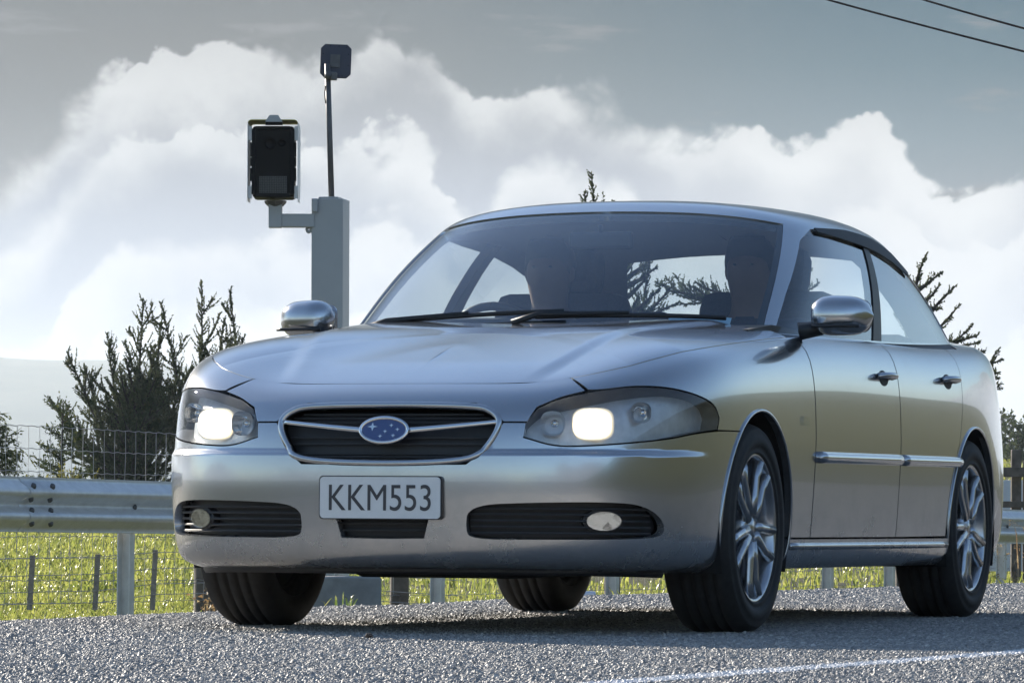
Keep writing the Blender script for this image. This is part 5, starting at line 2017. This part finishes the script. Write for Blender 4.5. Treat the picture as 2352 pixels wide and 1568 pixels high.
def build_weeds():
    rs = np.random.default_rng(21)

    def clump(name, px, Y, h, n, mat, label, cat, wid, spread, heads=False, group=None):
        base = at(px, 1380, Y)
        z = float(ground_z(base.x, Y))
        s, nn = sn(base.x, Y)
        if nn < edge_n(s) + 0.2: z = float(road_z(s, nn))
        P = np.stack([rs.normal(0, spread, n), rs.normal(0, spread, n), np.zeros(n)], 1)
        V, F = blades(P, np.full(n, h), rs, wid, 0.45, 3, 0.01)
        if heads:
            tips = V.reshape(-1, 7, 3)[:, 6]
            q = np.repeat(tips, 16, 0) + rs.normal(0, 0.022, (len(tips) * 16, 3))
            w = rs.normal(0, 0.006, (len(q), 3, 3))
            hv = (q[:, None] + w).reshape(-1, 3)
            hf = np.arange(len(hv)).reshape(-1, 3) + len(V)
            V, F = np.concatenate([V, hv]), np.concatenate([F, hf])
        o = link(name, tri_mesh(name, V, F, mat))
        o.location = (base.x, Y, z)
        tag(o, label, cat, group)
    clump('dry_weed', 515, 21.6, 0.16, 12, straw_m, 'dry brown weed at the road edge behind the wheel', 'weed', 0.002, 0.05, True)
    clump('dry_weed', 352, 20.9, 0.05, 9, straw_m, 'low brown dry weed on the shoulder beside the rail post', 'weed', 0.0015, 0.04, True)
    clump('leafy_weed', 790, 22.9, 0.17, 7, weed_m, 'green leafy weed standing before the concrete block', 'weed', 0.007, 0.03)
    clump('leafy_weed', 545, 21.2, 0.22, 5, weed_m, 'thin tall grass weed beside the dry brown weed', 'weed', 0.004, 0.04)
    clump('reed_tuft', 2316, 41.0, 0.75, 14, straw_m, 'tall dry grass tuft below the rail at far right', 'weed', 0.006, 0.25, True)


build_weeds()


# ------------------------------------------------------------------ speed camera on its cabinet
def build_speed_camera():
    Y = 34.0
    k = Y / F_PX
    grey = pbsdf('grey_enamel', (0.36, 0.38, 0.395), 0.45, noise=0.06, nscale=5.0, coat=0.15)
    mast_m = pbsdf('mast_steel', (0.12, 0.12, 0.125), 0.5, metal=0.3, noise=0.2, nscale=20)
    black = pbsdf('black_housing', (0.007, 0.007, 0.008), 0.5, spec=0.2, noise=0.3, nscale=15)
    pane = pbsdf('dark_window', (0.004, 0.004, 0.005), 0.25, spec=0.12)
    plast = pbsdf('antenna_plastic', (0.05, 0.055, 0.085), 0.5, noise=0.1, nscale=10)
    yel = pbsdf('yellow_hood', (0.35, 0.34, 0.07), 0.5, noise=0.1, nscale=12)
    b0 = at(766, 1330, Y)
    lean = R(0.85)
    root = empty('speed_camera', (b0.x, Y, -0.45))
    root.rotation_euler = (0, -lean + R(0.55), 0)
    tag(root, 'grey roadside speed camera cabinet with black camera head and mast', 'speed camera')
    M = root.matrix_basis.copy()
    Mi = (Matrix.Translation(root.location) @ Matrix.Rotation(root.rotation_euler.y, 4, 'Y')).inverted()

    def L(px, py, dy=0.0):
        p = at(px, py, Y)
        p.y += dy
        return Mi @ p
    top = L(761, 456)
    hw = 0.5 * (793 - 719) * k
    dpt = 0.26
    cab = MB()
    H = top.z
    yaw = R(-9.0)
    rz = Matrix.Rotation(yaw, 3, 'Z')
    cab.box((top.x - 0.010, 0.13, H / 2), (hw, 0.125, H / 2), rot=rz, bev=0.006)
    co = cab.build('cabinet', grey, root)
    MB().box((top.x - 0.010, 0.13, H + 0.008), (hw * 0.62, 0.09, 0.008), rot=rz, bev=0.004).build('cap', grey, root)
    hg = MB()
    q = L(723, 462)
    hg.box((q.x, -0.012, q.z - 0.030), (0.020, 0.016, 0.048), bev=0.008)
    hg.build('hinge_cover', grey, root)
    # bracket: upright and cross arm, with a lifting eye
    br = MB()
    p0, p1, p2 = L(632, 460), L(632, 506), L(722, 506)
    w = 15.5 * k
    br.box(((p0.x + p1.x) / 2, 0.05, (p0.z + p1.z) / 2 - 0.025), (w, w, (p0.z - p1.z) / 2 + 0.025 + 0.0), bev=0.006)
    br.box(((p1.x + p2.x) / 2 + w / 2, 0.05, p1.z), ((p2.x - p1.x) / 2 - w / 2, w * 0.98, w), bev=0.006)
    arm = br.build('bracket_arm', grey, root)
    e = L(709, 526)
    MB().tube([e + Vector((0.014 * math.cos(t), 0.05, 0.018 * math.sin(t))) for t in np.linspace(0, 2 * math.pi, 25)], 0.0075, 8, cap=False, flat=1.6).build('lifting_eye', grey, arm)
    c0 = L(632, 464)
    MB().lathe([(0.0, 0.03), (0.080, 0.03), (0.076, 0.012), (0.052, -0.012), (0.0, -0.012)], (c0.x, 0.05, c0.z - 0.018), 'Z', 8, smooth=False).build('collar', mast_m, arm)
    # camera head
    c = L(629, 374)
    hwid, hhei = 0.5 * (681 - 583) * k, 0.5 * (458 - 294) * k
    hd = MB().box((c.x, 0.05, c.z - 0.0), (hwid * 0.98, 0.16, hhei), bev=0.022).build('camera_head', black, root)
    fr = MB()
    for sx in (-1, 1):
        fr.box((c.x + sx * (hwid - 0.014), -0.118, c.z), (0.014, 0.010, hhei - 0.02), bev=0.004)
    for sz in (-1, 1):
        fr.box((c.x, -0.118, c.z + sz * (hhei - 0.016)), (hwid - 0.03, 0.010, 0.014), bev=0.004)
    fr.build('front_frame', black, hd)
    MB().box((c.x, -0.113, c.z), (hwid - 0.03, 0.003, hhei - 0.032)).build('front_window', pane, hd)
    ln = L(622, 333)
    MB().lathe([(0.0, 0.004), (0.030, 0.006), (0.036, 0.0), (0.040, -0.012), (0.046, -0.012), (0.046, 0.006)], (ln.x, -0.122, ln.z), 'Y', 24).build('lens', pane, hd)
    MB().lathe([(0.0, 0.004), (0.020, 0.006), (0.024, 0.0), (0.026, -0.010), (0.030, -0.010), (0.030, 0.006)], (ln.x + 0.085, -0.122, ln.z + 0.006), 'Y', 24).build('lens', pane, hd)
    # infrared lamp panel
    lp = L(629, 427)
    led_m = pbsdf('lamp_array', (0.10, 0.10, 0.095), 0.3, noise=0.3, nscale=60)
    MB().box((lp.x, -0.119, lp.z), (0.098, 0.003, 0.062)).build('lamp_panel', black, hd)
    dots = MB()
    for i in range(16):
        for j in range(10):
            dots.box((lp.x - 0.092 + i * 0.01225, -0.1235, lp.z - 0.055 + j * 0.0122), (0.0044, 0.0018, 0.0044))
    tag(dots.build('lamp_dots', led_m, hd), kind='stuff')
    # sun shield that wraps over the head: two side plates and a yellow roof
    for sx, nm in ((-1, 'side_shield'), (1, 'side_shield')):
        s = MB()
        x = c.x + sx * (hwid + 0.026)
        zt, zb = c.z + hhei + 0.015, c.z - hhei - 0.03
        poly = [(-0.17, zt), (0.22, zt), (0.22, zb + 0.07), (0.19, zb + 0.01), (-0.10, zb + 0.0), (-0.155, zb + 0.02), (-0.17, zb + 0.08)]
        s.prism(poly, x - 0.002, x + 0.002, Matrix(((0, 0, 1, 0), (1, 0, 0, 0), (0, 1, 0, 0), (0, 0, 0, 1))))
        s.build(nm, galv, hd)
        for zz, hz in ((0.20, 0.05), (-0.215, 0.045)):
            MB().box((c.x + sx * (hwid + 0.011), -0.10, c.z + zz), (0.0125, 0.012, hz)).build('spacer', galv, hd)
        for zz, hz in ((0.085, 0.05), (0.0, 0.03), (-0.09, 0.045)):
            MB().box((c.x + sx * (hwid + 0.006), -0.09, c.z + zz), (0.006, 0.02, hz)).build('side_clip', black, hd)
    rf = MB()
    poly = []
    W = hwid + 0.026
    for t in range(7):
        a = R(180 - 90 * t / 6)
        poly.append((c.x - W + 0.03 + 0.03 * math.cos(a), c.z + hhei + 0.015 + 0.026 * math.sin(a)))
    for t in range(7):
        a = R(90 - 90 * t / 6)
        poly.append((c.x + W - 0.03 + 0.03 * math.cos(a), c.z + hhei + 0.015 + 0.026 * math.sin(a)))
    inner = [(x, z - 0.005) for x, z in reversed(poly)]
    rf.prism(poly + inner, -0.17, 0.22, Matrix(((1, 0, 0, 0), (0, 0, 1, 0), (0, 1, 0, 0), (0, 0, 0, 1))))
    rf.build('hood', yel, hd)
    t = L(632, 283)
    MB().prism([(t.x - 0.062, t.z - 0.006), (t.x + 0.062, t.z - 0.006), (t.x + 0.030, t.z + 0.042), (t.x - 0.030, t.z + 0.042)], -0.19, -0.05, Matrix(((1, 0, 0, 0), (0, 0, 1, 0), (0, 1, 0, 0), (0, 0, 0, 1)))).build('top_bracket', grey, hd)
    MB().box((t.x, -0.16, t.z - 0.016), (0.060, 0.018, 0.012)).build('top_clamp', black, hd)
    # antenna mast
    m0, m1 = L(760, 456, 0.13), L(750.5, 143, 0.13)
    mast = MB().tube([m0, m0 + (m1 - m0) * 0.5, m1], [7.0 * k, 6.7 * k, 6.6 * k], 14).build('mast', mast_m, root)
    cl = L(753, 172, 0.10)
    MB().tube([cl + Vector((0, -0.0, -0.02)), cl + Vector((0.002, 0, 0.03))], 0.027, 12).build('mast_clamp', mast_m, mast)
    MB().box(cl + Vector((0.035, 0.02, 0.0)), (0.026, 0.03, 0.028), bev=0.006).build('tilt_bracket', mast_m, mast)
    cb = [L(x, y, 0.06) for x, y in ((747, 195), (745.5, 212), (746, 225), (747.5, 236))]
    MB().tube(cb, 0.005, 6).build('cable', black, mast)
    pc = L(769, 135, 0.19)
    w2, h2 = 35.5 * k, 39.0 * k
    ch = 0.030
    oct_ = [(-w2 + ch, h2), (w2 - ch, h2), (w2, h2 - ch), (w2, -h2 + ch * 1.0), (w2 - ch, -h2), (-w2 + ch, -h2), (-w2, -h2 + ch), (-w2, h2 - ch)]
    frm = Matrix.Translation(pc) @ Matrix.Rotation(R(2.0), 4, 'Y') @ Matrix.Rotation(R(90), 4, 'X')
    an = MB()
    an.prism(oct_, -0.028, 0.0, frm)
    an.prism([(a * 0.93, b * 0.93) for a, b in oct_], 0.0, 0.006, frm)
    ao = an.build('antenna_panel', plast, root)
    MB().prism([(-0.038, -0.045), (0.030, -0.045), (0.030, 0.045), (-0.038, 0.045)], 0.006, 0.022, frm).build('mount_plate', mast_m, ao)
    for a, b in ((-0.09, 0.05), (-0.09, -0.03), (0.09, 0.05), (0.09, -0.03), (-0.04, 0.105), (0.02, 0.105), (0.075, 0.10), (-0.04, -0.105), (0.05, -0.105)):
        MB().prism([(a + 0.0035 * math.cos(t_), b + 0.0035 * math.sin(t_)) for t_ in np.linspace(0, 6.28, 7)[:-1]], 0.006, 0.012, frm).build('screw', black, ao)


build_speed_camera()

# ------------------------------------------------------------------ power lines
def build_wires():
    wm = pbsdf('power_cable', (0.012, 0.012, 0.014), 1.0, spec=0.0)
    for (x0, y0), (x1, y1), lab in (((1770, -34), (2420, 139), 'black power line crossing the upper right sky, lowest of three'), ((2030, -26), (2420, 87), 'black power line above the lowest one in the upper right corner'),
                                    ((2275, -22), (2420, 15), 'short stretch of black power line at the very top right corner')):
        a, b = at(x0, y0, 60.0), at(x1, y1, 52.0)
        d = b - a
        A, B = a - d * 1.5, b + d * 1.5
        pts = []
        n = 40
        for i in range(n + 1):
            t = i / n
            p = A + (B - A) * t
            p.z += 0.03 * (2 * t - 1) ** 2 * d.length
            pts.append(p)
        o0 = pts[0].copy()
        o = MB().tube([p - o0 for p in pts], 0.0125, 6).build('power_line', wm)
        o.location = o0
        tag(o, lab, 'power line', 'power lines overhead')


build_wires()
# ------------------------------------------------------------------ trees
bark = pbsdf('bark', (0.055, 0.045, 0.038), 0.95, noise=0.4, nscale=6.0)


def leaf_material(name, c1, c2, c3, trans=0.25):
    m = bpy.data.materials.new(name)
    m.use_nodes = True
    k = NT(m.node_tree)
    k.n.clear()
    out = k.new('ShaderNodeOutputMaterial')
    tc = k.new('ShaderNodeTexCoord')
    n = k.noise(tc.outputs['Object'], 0.8, 4.0, 0.6)
    n2 = k.noise(tc.outputs['Object'], 9.0, 2.0, 0.6)
    col = k.mix(k.step(n2, 0.52, 0.66), k.ramp(n, [(0.38, c1), (0.62, c2)]), c3)
    di = k.new('ShaderNodeBsdfDiffuse', {'Color': col})
    tr = k.new('ShaderNodeBsdfTranslucent', {'Color': col})
    a = k.new('ShaderNodeMixShader', {0: trans, 1: di, 2: tr})
    k.l.new(a.outputs[0], out.inputs[0])
    return m


cypress = leaf_material('cypress_leaf', (0.060, 0.078, 0.048), (0.105, 0.125, 0.066), (0.15, 0.155, 0.08), 0.32)
fir_leaf = leaf_material('fir_leaf', (0.045, 0.065, 0.035), (0.09, 0.115, 0.05), (0.16, 0.17, 0.06), 0.3)
gum_leaf = leaf_material('gum_leaf', (0.06, 0.08, 0.035), (0.11, 0.13, 0.05), (0.18, 0.19, 0.08), 0.35)
broom_leaf = leaf_material('broom_leaf', (0.15, 0.15, 0.04), (0.22, 0.21, 0.05), (0.30, 0.28, 0.08), 0.4)


class Tree:
    def __init__(s, seed):
        s.rs = np.random.default_rng(seed)
        s.V, s.F, s.o = [], [], 0
        s.wood = MB()
        s.fine = 1.0

    def sprig(s, P, D, ln, w):
        """flat pointed leaf sprays at P along D"""
        n = len(P)
        if n == 0: return
        r = s.rs.normal(0, 1, (n, 3))
        side = np.cross(D, r)
        side /= np.linalg.norm(side, axis=1, keepdims=True) + 1e-9
        a = P
        m = P + D * (ln * 0.45)[:, None]
        t = P + D * ln[:, None]
        V = np.stack([a, m + side * w[:, None], t, m - side * w[:, None]], 1).reshape(-1, 3)
        F = (np.arange(n) * 4)[:, None] + np.array([[0, 1, 2, 3]])
        s.V.append(V)
        s.F.append(F + s.o)
        s.o += len(V)

    def curve(s, p, d, L, up, n=12, wob=0.06):
        pts = [np.array(p, float)]
        d = np.array(d, float) / np.linalg.norm(d)
        for i in range(n):
            d = d + np.array([0, 0, up / n]) + s.rs.normal(0, wob, 3)
            d /= np.linalg.norm(d)
            pts.append(pts[-1] + d * L / n)
        return np.array(pts)

    def frond(s, pts, tl, gap, leaf, dens=1.0, wfac=0.27, droop=0.0, ang=0.85, tip=0.15):
        """twigs on both sides of a limb, each clothed with sprays"""
        seg = np.diff(pts, axis=0)
        ln = np.linalg.norm(seg, axis=1)
        cum = np.concatenate([[0], np.cumsum(ln)])
        L = cum[-1]
        pos = np.arange(gap * 0.7, L, gap)
        for q in pos:
            i = min(np.searchsorted(cum, q) - 1, len(seg) - 1)
            t = q / L
            P = pts[i] + seg[i] / ln[i] * (q - cum[i])
            T = seg[i] / ln[i]
            r = s.rs.normal(0, 1, 3)
            sd = r - T * (r @ T)
            sd /= np.linalg.norm(sd) + 1e-9
            a = ang * s.rs.uniform(0.7, 1.25)
            D = T * math.cos(a) + sd * math.sin(a)
            D[2] += 0.18 - droop
            D /= np.linalg.norm(D)
            l2 = tl * (1.0 - (1 - tip) * t ** 1.3) * s.rs.uniform(0.6, 1.2)
            k = max(3, int(l2 / (leaf * 0.30) * dens * s.fine))
            u = (np.arange(k) + s.rs.random(k)) / k
            bend = np.array([0, 0, 0.35 - droop]) * l2
            pp = P + D * (u * l2)[:, None] + bend * (u ** 2)[:, None]
            dd = D + s.rs.normal(0, 0.42, (k, 3)) + np.array([0, 0, 0.2 - droop])
            dd /= np.linalg.norm(dd, axis=1, keepdims=True)
            ll = leaf * s.rs.uniform(0.6, 1.3, k) * (1.0 - 0.35 * u)
            s.sprig(pp, dd, ll, ll * wfac)
            s.sprig(P[None], D[None], np.array([l2 * 1.05]), np.array([leaf * 0.07]))
        # the leader itself
        k = int(L / (leaf * 0.28) * dens * s.fine * 1.5)
        u = s.rs.random(k) * L
        idx = np.clip(np.searchsorted(cum, u) - 1, 0, len(seg) - 1)
        T = seg[idx] / ln[idx][:, None]
        P = pts[idx] + T * (u - cum[idx])[:, None]
        dd = T + s.rs.normal(0, 0.45, (k, 3))
        dd /= np.linalg.norm(dd, axis=1, keepdims=True)
        ll = leaf * s.rs.uniform(0.5, 1.1, k)
        s.sprig(P, dd, ll, ll * wfac)

    def limb(s, pts, r0):
        s.wood.tube(pts, list(np.linspace(r0, r0 * 0.15, len(pts))), 5)

    def done(s, name, loc, mat, label, cat, group=None, wood=None, rz=0.0):
        root = empty(name, loc, rz)
        tag(root, label, cat, group)
        s.wood.build('trunk', wood or bark, root)
        print(name, sum(len(f) for f in s.F))
        me = tri_mesh('crown', np.concatenate(s.V), np.concatenate(s.F), mat)
        link('crown', me, root)
        return root


def cypress_tree(seed, H, limbs, thick=1.0, loc=None, label='', group=None, leaf=0.17, gap=0.10, tl=0.55):
    """limbs: (height of origin, azimuth deg (0 = right, 90 = away), length, first elevation deg, up curl)"""
    t = Tree(seed)
    rs = t.rs
    t.fine = 2.6
    t.limb(t.curve((0, 0, -0.3), (0, 0, 1), H * 0.5 + 0.3, 0.0, 12, 0.02), 0.16 * thick)
    for h, az, L, el, up in limbs:
        a, e = R(az), R(el)
        p = t.curve((0, 0, h), (math.cos(a) * math.cos(e), math.sin(a) * math.cos(e), math.sin(e)), L, up, 14, 0.045 if L < 2.4 else 0.014)
        t.limb(p, 0.05 * thick)
        t.frond(p, tl * min(1.0, L / 3.0) * rs.uniform(0.75, 1.1) + 0.12, gap, leaf)
        # smaller plumes forking off the long limbs
        if L > 1.7:
            for f in np.linspace(0.30, 0.86, 6):
                i = int(f * 14)
                T = p[i + 1] - p[i]
                T /= np.linalg.norm(T)
                r = rs.normal(0, 1, 3) * np.array([1.3, 0.8, 0.4])
                sd = r - T * (r @ T)
                sd /= np.linalg.norm(sd)
                an = R(rs.uniform(28, 52))
                q = t.curve(p[i], T * math.cos(an) + sd * math.sin(an), (0.34 * L * (1 - f) + 0.28) * rs.uniform(0.7, 1.25), 0.35, 9, 0.05)
                t.limb(q, 0.016)
                t.frond(q, tl * 0.5 * min(1.0, L / 3.0) + 0.08, gap * 1.15, leaf)
    return t.done('cypress_tree', loc, cypress, label, 'tree', group)


def rnd_limbs(rs, H, n, h0, h1, spread, el0, el1, up):
    out = []
    for i in range(n):
        f = (i + rs.random()) / n
        h = h0 + (h1 - h0) * f
        L = (H - h) * rs.uniform(0.62, 0.98) * (1 - 0.15 * f) + 0.5
        out.append((h, rs.uniform(0, 360), min(L, spread * rs.uniform(0.7, 1.25) + 0.3 * L), el0 + (el1 - el0) * f + rs.uniform(-8, 8), up * rs.uniform(0.7, 1.3)))
    return out


def build_trees():
    D = 110.0
    g = 'conifers beyond the paddock at left'

    def base(px, Y=D):
        p = at(px, 1120, Y)
        return (p.x, Y, float(ground_z(p.x, Y)) - 0.1)
    S = F_PX / D

    def hgt(py, px, Y=D):
        return at(px, py, Y).z - base(px, Y)[2]
    def plumes(rs, H, ps, fill, spread):
        """upswept leaders (lean to the right in m, height share) and a dense skirt"""
        out = []
        for lean, f in ps:
            top = H * f
            h0 = 0.15 * H * rs.uniform(0.4, 1.0)
            L = math.hypot(top - h0, lean) * 1.04
            e0 = math.degrees(math.atan2(top - h0, abs(lean) + 1e-3)) - 12 * min(1, abs(lean))
            out.append((h0, (0 if lean > 0 else 180) + rs.uniform(-14, 14), L, min(e0, 87), 0.22 * min(1, abs(lean))))
        for i in range(fill):
            f = (i + rs.random()) / fill
            h = H * 0.60 * f
            out.append((h, rs.uniform(0, 360), spread * (1.05 - 0.45 * f) * rs.uniform(0.7, 1.1), rs.uniform(5, 38) + 22 * f, 0.55))
        return out
    # A: dense spreading cypress
    rs = np.random.default_rng(31)
    H = hgt(704, 305)
    ps = [(0.05, 1.0), (-1.62, 0.60), (-1.0, 0.80), (-0.72, 0.72), (-0.35, 0.86), (0.42, 0.90), (0.85, 0.74), (0.2, 0.8), (-1.3, 0.5), (1.2, 0.62), (0.6, 0.66)]
    cypress_tree(1, H, plumes(rs, H, ps, 95, 1.6), 1.1, base(305), 'dense dark cypress with spreading upswept limbs, left of the car', g, leaf=0.075, gap=0.080, tl=0.70)
    # B: open topped, taller
    rs = np.random.default_rng(32)
    H = hgt(668, 440)
    ps = [(0.10, 1.0), (-0.22, 0.93), (0.52, 0.80), (0.30, 0.86), (-0.75, 0.66), (0.75, 0.60), (-0.5, 0.55), (0.0, 0.75)]
    cypress_tree(2, H, plumes(rs, H, ps, 55, 1.25), 1.0, base(452), 'tall open cypress with thin bare leaders, behind the bonnet edge', g, leaf=0.075, gap=0.085, tl=0.62)
    # C: one feathery leader with side shoots
    rs = np.random.default_rng(33)
    H = hgt(676, 560)
    limbs = [(0.3, 90, H * 0.97, 88, 0.0), (H * 0.42, 5, 1.55, 34, 0.15), (H * 0.36, 350, 1.4, 20, 0.15), (H * 0.46, 178, 0.9, 40, 0.4)]
    limbs += plumes(rs, H * 0.66, [(-0.4, 0.9), (0.3, 0.8)], 45, 1.15)
    cypress_tree(3, H, limbs, 0.9, base(572), 'slender young cypress with one feathery leader above the bonnet', g, leaf=0.075, gap=0.085, tl=0.58)
    # cypresses behind the car, seen over the roof, through the glass and right of the car
    rs = np.random.default_rng(34)
    Y = 100.0
    H = hgt(428, 1390, Y)
    b4 = base(1425, Y)

    def reach(b_, lst, rs_):
        out = []
        for px, py, el in lst:
            tip = at(px, py, Y)
            dx, hz = tip.x - b_[0], tip.z - b_[2]
            L = abs(dx) / math.cos(R(el)) * 1.04
            out.append((max(0.3, hz - L * (math.sin(R(el)) + 0.10)), (0 if dx > 0 else 180) + rs_.uniform(-12, 12), L, el, 0.22))
        return out
    limbs = plumes(rs, H, [(-0.34, 1.0), (-0.05, 0.955), (1.2, 0.62), (-0.9, 0.66), (-1.6, 0.5), (0.2, 0.8)], 60, 1.5)
    limbs += reach(b4, [(1505, 585, 34), (1512, 612, 26), (1500, 640, 30), (1480, 560, 50), (1525, 668, 30), (1375, 610, 34), (1380, 650, 20), (1560, 690, 16), (1540, 650, 44)], rs)
    cypress_tree(4, H, limbs, 1.5, b4, 'tall cypress behind the car, its tip showing over the roof', 'cypress trees behind the car', leaf=0.075, gap=0.085, tl=0.62)
    rs = np.random.default_rng(35)
    H = hgt(650, 1720, Y)
    limbs = plumes(rs, H, [(-1.0, 0.80), (0.2, 1.0), (1.0, 0.9), (-1.7, 0.66)], 55, 2.0) + reach(base(1720, Y), [(1515, 668, 8), (1540, 648, 14), (1600, 632, 22), (1570, 690, 6), (1620, 660, 10), (1880, 640, 18), (1900, 680, 10), (1860, 610, 35)], rs)
    cypress_tree(5, H, limbs, 1.2, base(1720, Y), 'broad low cypress seen through the rear window of the car', 'cypress trees behind the car', leaf=0.075, gap=0.085, tl=0.58)
    rs = np.random.default_rng(36)
    H = hgt(572, 2110, Y)
    limbs = [(0.5, 90, H * 0.72, 88, 0.0)]
    b6 = base(2085, Y)
    for px, py, el in ((2140, 575, 64), (2164, 618, 34), (2172, 668, 20), (2160, 700, 12), (2232, 728, 34), (2240, 756, 18), (2246, 772, 10), (2292, 828, 16), (2300, 842, 8), (2262, 800, 12), (2215, 700, 40), (2190, 640, 48), (2280, 870, 10), (2310, 900, 8)):
        tip = at(px, py, Y)
        dx, hz = tip.x - b6[0], tip.z - b6[2]
        L = dx / math.cos(R(el)) * 1.04
        limbs.append((max(0.3, hz - L * (math.sin(R(el)) + 0.10)), rs.uniform(-16, 16), L, el, 0.22))
    limbs += [(h, a, L * 0.75, e, u) for h, a, L, e, u in plumes(rs, H, [(-0.5, 0.8), (-0.9, 0.7)], 50, 1.5)]
    cypress_tree(6, H, limbs, 1.3, base(2085, Y), 'cypress with ragged side shoots, right of the rear pillar of the car', 'cypress trees behind the car', leaf=0.075, gap=0.085, tl=0.55)

    # small fir with a yellow green bush in front of it
    t = Tree(41)
    H = hgt(920, 140, 95.0)
    t.limb(np.array([(0, 0, -0.2), (0, 0, H * 0.5), (0.02, 0, H)]), 0.05)
    for i in range(46):
        f = i / 46
        h = H * (0.06 + 0.92 * f)
        L = 0.95 * (1 - f) ** 0.8 + 0.08
        a = t.rs.uniform(0, 2 * np.pi)
        p = t.curve((0, 0, h), (math.cos(a), math.sin(a), 0.35), L, 0.15, 8, 0.05)
        t.limb(p, 0.012)
        t.frond(p, 0.24, 0.055, 0.075, ang=0.9)
    t.done('fir_tree', base(140, 95.0), fir_leaf, 'small pointed fir tree standing left of the dark cypress', 'tree')
    t = Tree(42)
    for i in range(60):
        a = t.rs.uniform(0, 2 * np.pi)
        e = R(t.rs.uniform(35, 85))
        p = t.curve((t.rs.normal(0, .15), t.rs.normal(0, .15), 0), (math.cos(a) * math.cos(e), math.sin(a) * math.cos(e), math.sin(e)), t.rs.uniform(0.6, 1.35), 0.2, 8, 0.08)
        t.limb(p, 0.014)
        t.frond(p, 0.22, 0.075, 0.055, ang=0.9, wfac=0.4, tip=0.8)
    b = base(168, 92.0)
    t.done('broom_bush', b, broom_leaf, 'yellow green leafy bush in front of the small fir', 'bush')
    # drooping gum at the left edge
    t = Tree(43)
    H = hgt(925, 0, 100.0)
    t.limb(t.curve((0, 0, -0.2), (0, 0, 1), H * 0.8, 0, 10, 0.03), 0.08)
    for i in range(46):
        h = H * t.rs.uniform(0.15, 0.85)
        a = t.rs.uniform(0, 2 * np.pi)
        e = R(t.rs.uniform(10, 60))
        p = t.curve((0, 0, h), (math.cos(a) * math.cos(e), math.sin(a) * math.cos(e), math.sin(e)), t.rs.uniform(0.4, 0.85), -0.5, 9, 0.07)
        t.limb(p, 0.02)
        t.frond(p, 0.30, 0.055, 0.085, wfac=0.28, droop=0.75, ang=1.0, tip=0.9)
    t.done('gum_tree', base(-18, 100.0), gum_leaf, 'rounded gum tree with drooping foliage at the left picture edge', 'tree')
    # low shrubs under the trees
    for i, (px, Y, r, lab) in enumerate(((30, 90.0, 0.55, 'low dark shrub under the gum tree at the left edge'), (75, 92.0, 0.45, 'small dark shrub between the gum tree and the fir'), (215, 93.0, 0.7, 'low dark shrub at the foot of the cypress'))):
        t = Tree(50 + i)
        for j in range(40):
            a = t.rs.uniform(0, 2 * np.pi)
            e = R(t.rs.uniform(15, 85))
            p = t.curve((0, 0, 0), (math.cos(a) * math.cos(e), math.sin(a) * math.cos(e), math.sin(e)), r * t.rs.uniform(0.6, 1.1), 0.2, 6, 0.08)
            t.limb(p, 0.012)
            t.frond(p, 0.16, 0.06, 0.06, ang=0.9, wfac=0.3, tip=0.8)
        t.done('shrub', base(px, Y), fir_leaf, lab, 'shrub', 'low shrubs under the trees')
    # distant conifers at the right edge
    for i, (px, py, Y, lab) in enumerate(((2300, 938, 330.0, 'distant hazy conifer at the right edge, half behind the car'), (2319, 945, 320.0, 'distant hazy conifer at the right edge, pointed and tallest'),
                                          (2338, 968, 300.0, 'distant hazy round topped conifer at the right edge'), (2360, 955, 310.0, 'distant hazy conifer cut by the right picture edge'))):
        t = Tree(60 + i)
        b = base(px, Y)
        H = at(px, py, Y).z - b[2]
        t.limb(np.array([(0, 0, -0.2), (0, 0, H * 0.95)]), 0.12)
        for j in range(70):
            f = j / 70
            L = (0.95 if i != 2 else 1.2) * (1 - f) ** 0.7 * min(1, f * 5 + 0.4) + 0.15
            a = t.rs.uniform(0, 2 * np.pi)
            p = t.curve((0, 0, H * (0.05 + 0.92 * f)), (math.cos(a), math.sin(a), 0.5), L, 0.4, 6, 0.06)
            t.frond(p, 0.4, 0.22, 0.24, ang=0.9, wfac=0.35)
        t.done('far_conifer', b, fir_leaf, lab, 'tree', 'distant conifers at the right edge')


build_trees()
